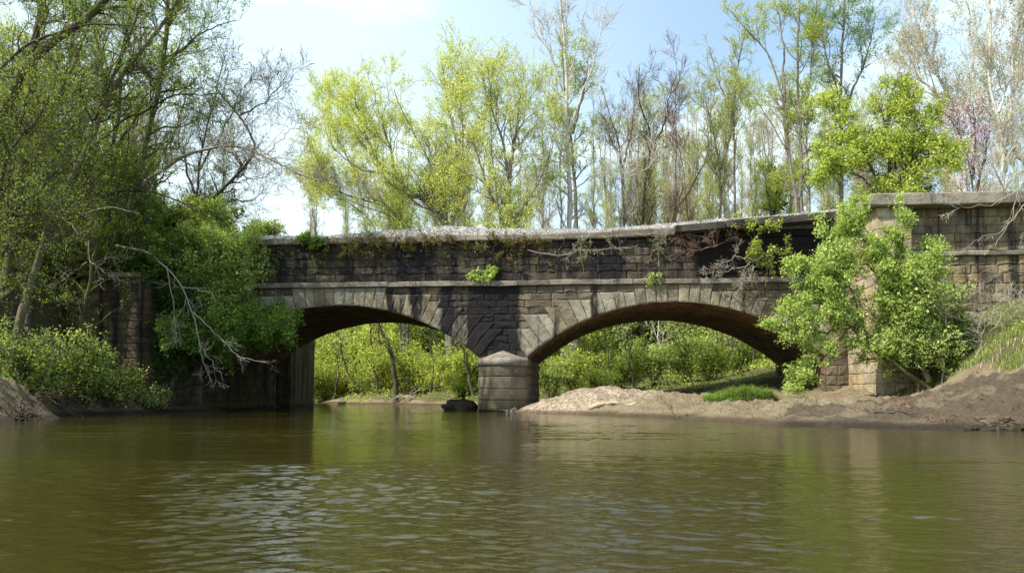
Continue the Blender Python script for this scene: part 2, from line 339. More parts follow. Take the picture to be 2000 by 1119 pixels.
m, t = mat('river_bank_earth'); g = t.geo(); pos = g.outputs['Position']
at_ = t.n('Attribute', attribute_name='zones'); sp = t.n('SeparateColor'); t.l(at_.outputs['Color'], sp.inputs[0])
n1 = t.noise(pos, 0.8, 6, 0.6); n2 = t.noise(pos, 6, 6, 0.7); n3 = t.noise(pos, 30, 3, 0.7)
sand = t.mix(n2, (0.165, 0.128, 0.075), (0.30, 0.245, 0.155)); sand = t.mix(t.rng(n1, 0.4, 0.65, 0, 0.75), sand, (0.17, 0.125, 0.07))
mud = t.mix(n2, (0.038, 0.028, 0.017), (0.15, 0.112, 0.07)); mud = t.mix(t.rng(n1, .50, .62, 0, .7), mud, (0.20, 0.155, 0.10)); mud = t.mix(t.rng(n3, .55, .7, 0, .5), mud, (0.20, 0.15, 0.10))
v = t.n('TexVoronoi'); t.l(pos, v.inputs['Vector']); v.inputs['Scale'].default_value = 9
vs = t.n('SeparateColor'); t.l(v.outputs['Color'], vs.inputs[0])
grav = t.mix(vs.outputs[0], (0.20, 0.15, 0.10), (0.46, 0.38, 0.28))
lit = t.mix(n2, (0.075, 0.06, 0.03), (0.16, 0.13, 0.07)); lit = t.mix(t.rng(n1, 0.45, 0.6, 0, 0.8), lit, (0.07, 0.10, 0.02))
wb = t.m('MULTIPLY', t.m('SUBTRACT', n2, 0.5), 0.9)
def edge(s): return t.rng(t.m('ADD', s, wb), 0.32, 0.62)
c = t.mix(edge(sp.outputs[0]), sand, mud); c = t.mix(edge(sp.outputs[1]), c, grav); c = t.mix(edge(sp.outputs[2]), c, lit)
px_ = t.n('SeparateXYZ'); t.l(pos, px_.inputs[0])
c = t.mix(t.rng(t.m('ADD', px_.outputs[2], t.m('MULTIPLY', wb, 0.15)), 0.22, 0.06), c, t.mix(1.0, c, (0.34, 0.31, 0.27), 'MULTIPLY'))
hh = t.m('ADD', t.m('ADD', n2, t.m('MULTIPLY', n3, 0.25)), t.m('MULTIPLY', v.outputs['Distance'], 0.4))
t.out(c, 0.92, t.bump(hh, 0.16, 1.0), 0.25)
M_GROUND = m
ground = mb.build('ground', M_GROUND, smooth=True); tag(ground, kind='structure')
# what the land is made of, vertex by vertex: wet mud, gravel, leaf litter and turf
zx, zy, zz = gx.ravel(), gy.ravel(), gz.ravel()
def blob(cx, cy, rx, ry, rot=0):
    dx = zx - cx; dy = zy - cy; a = dx * math.cos(rot) + dy * math.sin(rot); b = -dx * math.sin(rot) + dy * math.cos(rot)
    return np.clip(1.6 - np.sqrt((a / rx) ** 2 + (b / ry) ** 2), 0, 1)
nz = fbm(zx * .7, zy * .7, 3, 21)
crest = np.array([at(a, b_, d_ - 40)[:2] for a, b_, d_ in ((1400, 800, 29), (1480, 800, 27.5), (1550, 788, 29), (1650, 784, 30), (1730, 784, 31), (1800, 775, 31), (1860, 752, 30.5), (2000, 715, 26.5), (2200, 690, 24))]); crest = crest[np.argsort(crest[:, 0])]
cy_ = np.interp(zx, crest[:, 0], crest[:, 1])
mudm = np.clip((cy_ - 1.5 + .9 * nz - zy) / .8, 0, 1) * np.clip((zx - 5.2 + nz) / 1.5, 0, 1) * (zy < 0) * np.clip(1.15 - .9 * np.clip((zx - 12.5) / 2, 0, 1) * np.clip(nz + .6, 0, 1), 0, 1) * (zy > -40)
mudm_old = np.clip((zy + 31) / 3, 0, 1) * (zx > 3) * np.clip((0.72 + 0.12 * nz - zz) * 5, 0, 1) * np.clip((-8.5 - zy + .25 * (zx - 8)) / 1.5, 0, 1)
mudm = np.maximum(mudm, 0.65 * (zx < -14) * np.clip((1.0 - zz) * 3, 0, 1) * (zy < 5))
gc = at(1170, 770, -1)
grav_m = np.maximum(blob(gc[0] - 1.0, gc[1] + 1, 4.0, 4.5), 0)
turf = np.clip((zy - cy_ - .3 + .5 * nz) * 1.2, 0, 1) * np.clip((zx - crest[5, 0] - .8) * .8, 0, 1) * (zy < 3)
litm = np.where((zx < -14) & (zy < 11), np.clip((zz - 1.3 - .4 * nz) * 2, 0, 1), np.where((zy > 11) & (zx < -3), np.clip((zz - .22 - .3 * nz) * 4, 0, 1), np.where(zy > 1.2 + 1.5 * nz, np.clip((zz - .35 - .5 * nz) * 2.5, 0, 1), np.clip((zz - 1.9 - .5 * nz) * 2, 0, 1))))
litm = np.maximum(litm, turf); mudm = mudm * (1 - turf); grav_m = grav_m * (1 - litm)
ca = ground.data.color_attributes.new('zones', 'FLOAT_COLOR', 'POINT')
ca.data.foreach_set('color', np.stack([mudm, grav_m, litm, np.ones_like(litm)], -1).astype(np.float32).ravel())

# ------------------------------------------------------------------ water
m, t = mat('river_water'); g = t.geo(); pos = g.outputs['Position']
b = t.noise(t.mapping(pos, (0.8, 1.5, 1), (3, 8, 0), (0, 0, -0.3)), 14.0, 3, 0.55, 0.3)
body = t.mix(t.noise(pos, 0.22, 3), (0.021, 0.018, 0.003), (0.036, 0.029, 0.006))
p = t.out(body, 0.02, t.bump(b, 0.004, 1.0), 0.5)
p.inputs['IOR'].default_value = 1.333
M_WATER = m
# real ripples: a surface whose cells grow with distance from the near bank
wr = np.random.default_rng(3)
rr_ = [0.0]; r_ = 1.2
radii_ = [0.3, 0.8]
while r_ < 420: radii_.append(r_); r_ *= 1.0036 if r_ > 2.6 and r_ < 75 else 1.06
radii_ = np.array(radii_); fw = math.pi / 2 + YAW
ang_ = np.concatenate([np.linspace(-.78, .78, 470), np.linspace(.8, 2 * math.pi - .8, 60)]) + fw
RA, AN = np.meshgrid(radii_, ang_, indexing='ij'); WX = CAM[0] + RA * np.cos(AN); WY = CAM[1] + RA * np.sin(AN)
cell = RA * 0.0036; WZ = np.zeros_like(WX); sl2 = 0
nw = 84; lam = np.exp(wr.uniform(math.log(.07), math.log(1.4), nw)); th_ = wr.normal(math.pi / 2, .62, nw); ph = wr.uniform(0, 6.28, nw)
ruf = np.clip(.36 + 1.5 * fbm(WX * .16 + 5, WY * .42, 3, 51), .16, 1.4) + .55 * np.exp(-(RA / 8.0) ** 2)
for qx, qy, sx, sy, a_ in ((540, 985, 1.3, 2.2, .7), (470, 850, 3.6, 2.6, 1.0), (820, 850, 3.0, 1.5, .7), (1480, 895, 2.0, 1.4, .9), (1250, 1060, 1.6, 1.0, .5)):
    c_ = onz(qx, qy); ruf = ruf + a_ * np.exp(-((WX - c_[0]) / sx) ** 2 - ((WY - c_[1]) / sy) ** 2) * np.clip(.7 + fbm(WX * .8, WY * 2, 2, 52), 0, 1.6)
for l_, t_, p_ in zip(lam, th_, ph):
    k_ = 2 * math.pi / l_; fade = np.clip((l_ / cell - 2.2) / 3, 0, 1)
    wx_ = WX + .25 * l_ * fbm(WX / l_ / 3, WY / l_ / 3, 1, int(p_ * 99)); am = .0160 / k_ * (1.15 if l_ < .3 else .32)
    WZ += am * np.sin(k_ * (wx_ * math.cos(t_) + WY * math.sin(t_)) + p_) * fade
WZ = WZ * ruf * (RA < 110)
mb = MB(); nr_, na_ = WX.shape; i0 = np.arange(nr_ - 1)[:, None] * na_; j0 = np.arange(na_)[None, :]; j1 = (j0 + 1) % na_
mb.add(np.stack([WX, WY, WZ], -1), np.stack([i0 + j0, i0 + na_ + j0, i0 + na_ + j1, i0 + j1], -1))
mb.add([(CAM[0], CAM[1], 0)] + [(WX[0, q], WY[0, q], WZ[0, q]) for q in range(na_)], t=[(0, 1 + q, 1 + (q + 1) % na_) for q in range(na_)])
tag(mb.build('river', M_WATER, smooth=True), kind='structure')

# ------------------------------------------------------------------ masonry
rs = np.random.default_rng(5)
XL0, XL1, XR0, XR1 = -19.9, -5.31, -2.83, 11.75      # springing lines of the two arches
HALF = (XR1 - XR0) / 2; CL = XL1 - HALF; CR = XR0 + HALF; XL0 = XL1 - 2 * HALF
ZS = float(at(1030, 697, 0)[2]); ZC = float(at(1316, 590, 0)[2])
RISE = ZC - ZS; RAD = (HALF ** 2 + RISE ** 2) / (2 * RISE); ZO = ZC - RAD; ALF = math.asin(HALF / RAD)
ZST = float(at(1200, 556, 0)[2]); ZSTT = float(at(1200, 546, 0)[2])     # string course bottom, top
ZP = float(at(1000, 470, -.2)[2]); ZCP = float(at(1000, 457, -.2)[2])   # coping bottom, top
BW = 10.0
print('arch', ZS, ZC, RAD, math.degrees(ALF), 'string', ZST, ZSTT, 'coping', ZP, ZCP)
def soffit(x):
    x = np.asarray(x, float); z = np.full(x.shape, -1.5)
    for c in (CL, CR):
        k = np.abs(x - c) < HALF
        z = np.where(k, ZO + np.sqrt(np.maximum(RAD ** 2 - (x - c) ** 2, 0)), z)
    return z

class Plane:                                 # wall plane: 2-D (u, z) + outward distance
    def __init__(s, o, u, n): s.o = np.array(o, float); s.u = np.array(u, float); s.n = np.array(n, float)
    def pt(s, u, z, d): return s.o + np.outer(u, s.u) + np.outer(z, (0, 0, 1)) + np.outer(d, s.n)
FRONT = Plane((0, 0, 0), (1, 0, 0), (0, -1, 0))

def block(mb, pl, poly, prot=None, inset=0.018, depth=0.05, rough=0.016):
    """one stone: polygon (u,z) counter-clockwise seen from outside, rock-faced"""
    pts = []
    n = len(poly)
    for i in range(n):
        a = np.array(poly[i]); b = np.array(poly[(i + 1) % n]); k = max(1, int(np.linalg.norm(b - a) / 0.28))
        for j in range(k): pts.append(a + (b - a) * j / k)
    pts = np.array(pts); c = pts.mean(0); k = len(pts)
    if prot is None: prot = rs.uniform(0.0, 0.035)
    dv = c - pts; ln = np.maximum(np.linalg.norm(dv, axis=1, keepdims=True), 1e-6)
    r0 = pts + dv / ln * 0.008
    r1 = pts + dv / ln * (inset + rs.uniform(-.006, .008, (k, 1)))
    r2 = pts + dv / ln * np.minimum(0.09 + rs.uniform(-.02, .03, (k, 1)), ln * .6)
    A = pl.pt(r0[:, 0], r0[:, 1], np.full(k, -depth)); B = pl.pt(r1[:, 0], r1[:, 1], prot - .012 + rs.normal(0, rough * .5, k))
    C2 = pl.pt(r2[:, 0], r2[:, 1], prot + .008 + rs.normal(0, rough, k)); M = pl.pt(c[:1], c[1:], [prot + 0.012 + rs.normal(0, rough)])
    i = np.arange(k); j = (i + 1) % k
    q = np.concatenate([np.stack([i, j, j + k, i + k], -1), np.stack([i + k, j + k, j + 2 * k, i + 2 * k], -1)])
    tr = np.stack([i + 2 * k, j + 2 * k, np.full(k, 3 * k)], -1)
    mb.add(np.concatenate([A, B, C2, M]), q, tr)

def courses(mb, pl, u0, u1, z0, z1, h=0.42, l=(0.6, 1.4), clip=None, prot=None):
    n = max(1, round((z1 - z0) / h)); zs = np.linspace(z0, z1, n + 1); zs[1:-1] += rs.uniform(-.05, .05, n - 1) * min(1, h)
    for k in range(n):
        u = u0 - rs.uniform(0, l[0]); a, b = zs[k], zs[k + 1]
        while u < u1:
            e = u + rs.uniform(*l)
            if u1 - e < l[0] * .5: e = u1
            s, f = max(u, u0), min(e, u1)
            if f - s > 0.08:
                for (s2, f2) in (clip(s, f, a, b) if clip else [(s, f)]):
                    if f2 - s2 > 0.07: block(mb, pl, [(s2, a), (f2, a), (f2, b), (s2, b)], prot() if prot else None)
            u = e
    return zs

bridge = thing('stone_bridge', 'weathered two-arch stone railway bridge crossing the river with gravel on its deck', 'bridge')

# --- solid core (joint colour) with the two openings
mb = MB()
xc = np.unique(np.concatenate([np.linspace(XL0, XL1, 61), np.linspace(XR0, XR1, 61), [12.85]]))
D0 = 0.03
sof = soffit((xc[:-1] + xc[1:]) / 2) > 0
for i in range(len(xc) - 1):
    a, b = xc[i], xc[i + 1]
    if sof[i]:
        za = ZO + math.sqrt(max(RAD ** 2 - (a - (CL if a < -4 else CR)) ** 2, 0)); zb = ZO + math.sqrt(max(RAD ** 2 - (b - (CL if a < -4 else CR)) ** 2, 0))
        za += .02; zb += .02
    else: za = zb = -1.5
    top = ZP - .02
    mb.add([(a, D0, za), (b, D0, zb), (b, D0, top), (a, D0, top), (a, BW, za), (b, BW, zb), (b, BW, top), (a, BW, top)],
           [(0, 1, 2, 3), (5, 4, 7, 6), (3, 2, 6, 7)])
spw = mb
# courses above the arches
def clip_arch(s, f, a, b):
    """cut a course where it would fall inside an arch opening (hidden by the ring stones)"""
    res = [(s, f)]
    for c in (CL, CR):
        rr = RAD + 0.38
        if a >= ZO + rr: continue
        hw = math.sqrt(rr ** 2 - (a - ZO) ** 2); nr = []
        for (p, q) in res:
            if q <= c - hw or p >= c + hw: nr.append((p, q)); continue
            if p < c - hw: nr.append((p, c - hw))
            if q > c + hw: nr.append((c + hw, q))
        res = nr
    return res
smb = MB()
ZCOURSE = courses(smb, FRONT, XL0 - 1.1, 12.85, ZS - .0, ZST, 0.36, (0.6, 1.5), clip_arch, lambda: rs.uniform(0, .022))
courses(smb, FRONT, 11.8, 12.85, -.6, ZS, 0.45, (.5, 1.1))
courses(smb, FRONT, XL0 - 1.1, XL0, -.6, ZS, 0.45, (.5, 1.1))
smb.build('spandrel_wall', M_SPAN, bridge)
spw.build('core_wall', M_JOINT, bridge)
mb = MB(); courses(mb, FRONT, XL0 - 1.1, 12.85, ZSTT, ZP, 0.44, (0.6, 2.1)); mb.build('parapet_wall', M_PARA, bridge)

# --- ring stones: radial joints, tops cut level with the courses
for c, nm in ((CL, 'arch_ring'), (CR, 'arch_ring')):
    mb = MB(); nst = 31; th = np.linspace(-ALF, ALF, nst + 1); th[1:-1] += rs.uniform(-.004, .004, nst - 1)
    for k in range(nst):
        a0, a1 = th[k], th[k + 1]; mid = (a0 + a1) / 2; r = RAD
        want = 0.80 + 1.0 * (abs(mid) / ALF) ** 1.4 * rs.uniform(.72, 1.15)
        zt = ZO + (r + want) * math.cos(mid)
        lv = ZCOURSE[np.argmin(np.abs(ZCOURSE - zt))]
        zmin = ZO + (r + .55) * math.cos(mid)
        if lv < zmin: lv = ZCOURSE[min(len(ZCOURSE) - 1, np.argmin(np.abs(ZCOURSE - zt)) + 1)]
        lv = min(lv, ZST)
        def on(ang, rr): return (c + rr * math.sin(ang), ZO + rr * math.cos(ang))
        ra = (lv - ZO) / math.cos(a0); rb = (lv - ZO) / math.cos(a1)
        poly = [on(a0, r), on(mid, r), on(a1, r)]
        # cap overly long diagonals
        mr = r + 2.1
        poly += [on(a1, min(rb, mr)), on(a0, min(ra, mr))]
        block(mb, FRONT, poly, 0.04 + rs.uniform(0, .018), 0.02, 0.07, 0.007)
    mb.build(nm, M_VOUS, bridge)
# --- vaults
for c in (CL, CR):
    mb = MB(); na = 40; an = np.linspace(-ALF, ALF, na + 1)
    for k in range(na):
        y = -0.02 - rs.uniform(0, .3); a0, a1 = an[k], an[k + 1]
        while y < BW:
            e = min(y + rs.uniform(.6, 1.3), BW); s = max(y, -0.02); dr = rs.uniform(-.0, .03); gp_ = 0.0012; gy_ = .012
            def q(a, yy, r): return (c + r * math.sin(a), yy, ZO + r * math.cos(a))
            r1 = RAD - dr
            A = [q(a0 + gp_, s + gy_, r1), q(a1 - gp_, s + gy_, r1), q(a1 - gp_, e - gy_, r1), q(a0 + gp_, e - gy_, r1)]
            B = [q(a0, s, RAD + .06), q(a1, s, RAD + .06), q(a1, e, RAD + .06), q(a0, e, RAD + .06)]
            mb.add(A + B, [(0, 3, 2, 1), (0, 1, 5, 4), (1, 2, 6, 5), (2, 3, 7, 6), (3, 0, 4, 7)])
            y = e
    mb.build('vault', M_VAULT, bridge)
# --- string course and coping, stone by stone
def bar_run(mb, x0, x1, z0, z1, y0, y1, l=(1.4, 2.4), slope=0.0, bev=0.03, wob=0.012):
    x = x0
    while x < x1 - 1e-6:
        e = min(x + rs.uniform(*l), x1)
        if x1 - e < .5: e = x1
        dz = rs.normal(0, wob); dy = rs.normal(0, wob); g = .006
        za = z0 + dz + slope * (x - x0); zb = z1 + dz + slope * (x - x0); q = slope * (e - x)
        n = 4; u = np.linspace(x + g, e - g, n + 1)
        prof = [(y1, za), (y0 + dy + bev, za), (y0 + dy, za + bev), (y0 + dy, zb - bev), (y0 + dy + bev, zb), (y1, zb)]
        V = []
        for uu in u:
            for j, (yy, z_) in enumerate(prof): V.append((uu, yy + (rs.normal(0, .006) if 0 < j < 5 else 0), z_ + q * (uu - x) / (e - x) + (rs.normal(0, .008) if 0 < j < 5 else 0)))
        k = len(prof); Q = []
        for i in range(n):
            for j in range(k - 1): Q.append((i * k + j, (i + 1) * k + j, (i + 1) * k + j + 1, i * k + j + 1))
        mb.add(V, Q, [(0, j, j + 1) for j in range(1, k - 1)] + [(n * k, n * k + j + 1, n * k + j) for j in range(1, k - 1)])
        x = e
mb = MB(); bar_run(mb, XL0 - 1.1, 12.84, ZST, ZSTT, -.17, .5); mb.build('string_course', M_COPE, bridge)
mb = MB(); x_st = float(at(1190, 450, -.2)[0]); x_sl = float(at(1325, 440, -.3)[0]); x_se = float(at(1645, 415, -.5)[0])
bar_run(mb, XL0 - 1.1, x_st, ZP, ZCP, -.22, 1.0, (1.8, 3.0), bev=.05)
zz0 = float(at(1190, 465, -.26)[2]); zz1 = float(at(1190, 450, -.26)[2])
bar_run(mb, x_st + .01, x_sl, zz0, zz1, -.26, 1.0, (1.8, 3.0), slope=.035, bev=.05)
mb.build('coping', M_COPE, bridge)
mb = MB(); bar_run(mb, x_sl + .01, 12.84, ZP, ZCP, -.14, 1.0, (1.8, 3.0), bev=.05); mb.build('coping', M_PARA, bridge)  # coping under the slab, dark with the parapet's painted shade
# --- concrete slab that overhangs the right end
A0 = at(1318, 440, -.95); A1 = at(1640, 411, -.95)
mb = MB(); seg = [0, .31, .66, 1.0]
for i in range(3):
    p = A0 + (A1 - A0) * (seg[i] + .004); q = A0 + (A1 - A0) * (seg[i + 1] - .004); dz = (0, .03, -.02)[i]; yy = (-.95, -.90, -.97)[i]
    V = []
    for s_ in (p, q): V += [(s_[0], yy, s_[2] - .34 + dz), (s_[0], 2.5, s_[2] - .34 + dz), (s_[0], 2.5, s_[2] + dz), (s_[0], yy + .04, s_[2] + dz), (s_[0], yy, s_[2] + dz - .04)]
    mb.add(V, [(0, 5, 9, 4), (4, 9, 8, 3), (3, 8, 7, 2), (0, 1, 6, 5), (1, 2, 7, 6)], [(0, 4, 3), (0, 3, 2), (0, 2, 1), (5, 8, 9), (5, 7, 8), (5, 6, 7)])
mb.build('deck_slab', M_SLAB, bridge)
mb = MB(); p = A0 + (A1 - A0) * .1                       # inclined fill wall under the slab
mb.add([(p[0], .1, ZCP), (A1[0], .1, ZCP), (A1[0], .1, A1[2] - .36), (p[0], .1, p[2] - .36)], [(0, 1, 2, 3)])
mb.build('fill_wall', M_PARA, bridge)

# --- ballast on the deck
mb = MB()
bx = np.linspace(XL0, x_se + .8, 210); by = np.linspace(-.05, 9.9, 60); BX, BY = np.meshgrid(bx, by)
pxs = np.array([300, 640, 700, 760, 820, 870, 900, 940, 1000, 1080, 1180, 1250, 1310, 1400, 1500, 1640, 1760])
pys = np.array([463, 460, 456, 451, 447, 441, 442, 446, 447.5, 447, 447, 442, 436, 429, 422, 409, 400])
hx = np.array([at(a, b_, .6)[0] for a, b_ in zip(pxs, pys)]); hz = np.array([at(a, b_, .6)[2] for a, b_ in zip(pxs, pys)])
def bal(x, y):
    hk = np.interp(x, hx, hz) - ZCP
    return ZCP - .10 + (hk + .10) * np.clip((y + .05) / .65, 0, 1) ** .7 + .05 * fbm(x * 2, y * 2, 3, 2) * np.clip(y * 3, 0, 1)
BZ = bal(BX, BY); i0 = np.arange(59)[:, None] * 210 + np.arange(209)[None, :]
mb.add(np.stack([BX, BY, BZ], -1), np.stack([i0, i0 + 1, i0 + 211, i0 + 210], -1))
def pebbles(mb, P3, size):
    """irregular little stones (squashed octahedra)"""
    n = len(P3); s = size * rs.uniform(.5, 1.25, (n, 1, 1)); base = np.array([(1, 0, 0), (-1, 0, 0), (0, 1, 0), (0, -1, 0), (0, 0, .7), (0, 0, -.7)])
    V = P3[:, None, :] + base[None] * s * rs.uniform(.6, 1.2, (n, 6, 1)) + rs.normal(0, 1, (n, 6, 3)) * s * .15
    f = np.array([(0, 2, 4), (2, 1, 4), (1, 3, 4), (3, 0, 4), (2, 0, 5), (1, 2, 5), (3, 1, 5), (0, 3, 5)])
    mb.add(V, t=(np.arange(n)[:, None, None] * 6 + f[None]).reshape(-1, 3))
n = 9000; px_r = rs.uniform(-12.5, x_se + .6, n); py_r = np.abs(rs.normal(0, 1.0, n)) ** 1.1
pebbles(mb, np.stack([px_r, py_r, bal(px_r, py_r) + .01], -1), .045)
mb.build('ballast', M_BALLAST, bridge)

# --- pier and its rounded cutwaters
def cutwater(mbp, cx, y0, sgn, r, zs, bulge):
    na = 22
    for a, b in zip(zs[:-1], zs[1:]):
        ang = np.linspace(0, math.pi, na + 1); g = .026
        rj = rs.normal(0, .009, na + 1)
        prof = [(r - .05, a), (r - .008, a + g), (r + .006, a + .06), (r + .010, (a + b) / 2), (r + .004, b - .05), (r - .008, b - g), (r - .05, b)]
        V = [(cx + (rr + rj[i]) * math.cos(t_), y0 - sgn * (rr + rj[i]) * math.sin(t_), z_) for i, t_ in enumerate(ang) for rr, z_ in prof]
        k = len(prof); Q = [(i * k + j, (i + 1) * k + j, (i + 1) * k + j + 1, i * k + j + 1) for i in range(na) for j in range(k - 1)]
        if sgn > 0: Q = [q[::-1] for q in Q]
        mbp.add(V, Q)
pier = MB(); PCX = (XL1 + XR0) / 2; PR = (XR0 - XL1) / 2
zc0 = float(at(985, 714, -1.2)[2]); zc1 = float(at(985, 700, -1.2)[2])
zlev = np.concatenate([[-.9], np.array([-.42, .02, .52, 1.02, 1.55, 2.02]) * zc0 / 2.02])
for sgn, y0 in ((1, 0.0), (-1, BW)):
    cutwater(pier, PCX, y0, sgn, PR, zlev, 0)
for X, n_, in ((XR0, 1), (XL1, -1)):
    pl = Plane((X, 0, 0), (0, 1 * n_, 0) if n_ > 0 else (0, 1, 0), (n_, 0, 0))
    if n_ < 0: pl = Plane((X, BW, 0), (0, -1, 0), (-1, 0, 0))
    courses(pier, pl, 0, BW, -.9, ZS, 0.48, (.8, 1.6))
pier.box((XL1 + .04, .0, -1.5), (XR0 - .04, BW, ZS))
po = pier.build('pier', M_PIER, bridge)
na = 28
za = float(at(985, 686, -.1)[2])
for sgn, y0 in ((1, 0.0), (-1, BW)):
    cap = MB()
    prof = [(PR - .03, zc0), (PR + .05, zc0 + .03), (PR + .085, (zc0 + zc1) / 2), (PR + .07, zc1 - .04), (PR - .02, zc1 + .02), (PR * .6, zc1 + (za - zc1) * .42), (PR * .22, zc1 + (za - zc1) * .86), (.0, za + .05)]
    ang = np.linspace(0, math.pi, na + 1); k = len(prof)
    V = [(PCX + rr * math.cos(t_), y0 - sgn * rr * math.sin(t_), z_ + rs.normal(0, .006)) for t_ in ang for rr, z_ in prof]
    Q = [(i * k + j, (i + 1) * k + j, (i + 1) * k + j + 1, i * k + j + 1) for i in range(na) for j in range(k - 1)]
    if sgn > 0: Q = [q[::-1] for q in Q]
    cap.add(V, Q)
    cp = cap.build('cutwater_cap', M_COPE, po, smooth=True)

# --- abutments
ab = MB()
pl = Plane((XL0, BW, 0), (0, -1, 0), (-1, 0, 0)); pl = Plane((XL0, 0, 0), (0, 1, 0), (1, 0, 0))
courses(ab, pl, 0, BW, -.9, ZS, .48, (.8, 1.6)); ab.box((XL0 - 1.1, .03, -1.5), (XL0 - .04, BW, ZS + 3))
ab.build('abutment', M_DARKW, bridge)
ab = MB(); pl = Plane((XR1, BW, 0), (0, -1, 0), (-1, 0, 0)); courses(ab, pl, 0, BW, -.9, ZS, .48, (.8, 1.6)); ab.box((XR1 + .04, .035, -1.5), (12.8, BW - .01, ZS))
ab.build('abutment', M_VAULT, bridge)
# upstream wall past the left arch
ab = MB(); ab.box((XL0 - 3, 12.6, -1.5), (XL0, 17.3, 6.4)); ab.box((XL0 - 3, 10.01, -1.5), (XL0 - 1.0, 12.6, 6.0))
ab.build('upstream_wall', M_CONC, bridge)

# --- pilasters and wing walls
def pilaster(x0, x1, yf, yb, ztop, mats, side):
    mb = MB(); pl = Plane((0, yf, 0), (1, 0, 0), (0, -1, 0))
    n = 20; zs = np.linspace(-.6, ztop - .6, n + 1)
    for k in range(n):                                    # alternating quoins
        a, b = zs[k], zs[k + 1]; sp_ = x0 + (x1 - x0) * (.38 if k % 2 else .62)
        if side < 0: sp_ = x1 - (sp_ - x0)
        block(mb, pl, [(x0, a), (sp_, a), (sp_, b), (x0, b)], .01, .016, rough=.006); block(mb, pl, [(sp_, a), (x1, a), (x1, b), (sp_, b)], .01, .016, rough=.006)
    if side > 0: pl2 = Plane((x0, yb, 0), (0, -1, 0), (-1, 0, 0))
    else: pl2 = Plane((x1, yf, 0), (0, 1, 0), (1, 0, 0))
    L_ = yb - yf
    for k in range(n):
        a, b = zs[k], zs[k + 1]; cut = [0, L_ * .3, L_ * .66, L_] if k % 2 else [0, L_ * .48, L_ * .82, L_]
        for u, e in zip(cut[:-1], cut[1:]): block(mb, pl2, [(u, a), (e, a), (e, b), (u, b)], .01 + rs.uniform(0, .01), .016, rough=.006)
    mb.box((x0 + .03, yf + .03, -1.5), (x1 - .03, yb, ztop - .6))
    mb.build('pilaster', mats, bridge)
ZW = float(at(1900, 379, -4.2)[2]); ZWb = float(at(1900, 403, -4.2)[2]); ZWs = float(at(1900, 494, -3.95)[2])
YF, YW = -4.35, -3.85
pilaster(12.85, 14.3, YF, 0.02, ZWb + .6, M_PILA, 1)
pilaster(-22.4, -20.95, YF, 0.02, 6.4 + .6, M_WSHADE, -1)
wing = MB(); pl = Plane((0, YW, 0), (1, 0, 0), (0, -1, 0))
courses(wing, pl, 14.3, 30, -.5, ZWs - .1, .42, (.7, 1.5)); courses(wing, pl, 14.3, 30, ZWs + .1, ZWb, .42, (.6, 1.3))
wing.box((14.25, YW + .03, -1.5), (30, BW - .02, ZWb)); wing.box((12.88, .03, -1.5), (14.26, BW - .02, ZWb)); wing.build('wing_wall', M_WING, bridge)
mb = MB(); bar_run(mb, 14.3, 30, ZWs - .1, ZWs + .1, YW - .16, YW + .3, (1.2, 2.2)); mb.build('string_course', M_COPE, bridge)
mb = MB(); bar_run(mb, 12.5, 30, ZWb + .003, ZW, YF - .28, -2.0, (1.8, 3.2), bev=.05)
V = [(12.5, YF - .2, ZWb + .005), (12.5, .1, ZWb + .005), (14.2, .1, ZWb + .005), (14.2, YF - .2, ZWb + .005)]
mb.box((12.51, YF - .2, ZWb + .006), (14.6, .4, ZW - .012)); mb.build('coping', M_COPE, bridge)
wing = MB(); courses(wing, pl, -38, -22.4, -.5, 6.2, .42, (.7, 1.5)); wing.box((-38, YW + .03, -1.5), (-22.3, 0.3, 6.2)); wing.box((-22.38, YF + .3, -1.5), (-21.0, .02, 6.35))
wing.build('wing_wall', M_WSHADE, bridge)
mb = MB(); bar_run(mb, -22.5, -20.85, 6.4, 6.62, YF - .12, .02, (1.2, 2)); mb.build('coping', M_COPE, bridge)
# gravel bed on the right hand fill
mb = MB(); ux = np.linspace(12.7, 40, 60); uy = np.linspace(YF + .1, 10.2, 30); UX, UY = np.meshgrid(ux, uy)
UZ = ZW - .04 + .10 * fbm(UX * 1.5, UY * 1.5, 3, 8) * np.clip((UY - YF) / 2, 0.2, 1) + .12 * np.clip((UX - 14) / 3, 0, 1)
i0 = np.arange(29)[:, None] * 60 + np.arange(59)[None, :]
mb.add(np.stack([UX, UY, UZ], -1), np.stack([i0, i0 + 1, i0 + 61, i0 + 60], -1))
mb.build('ballast', M_BALLAST, bridge)

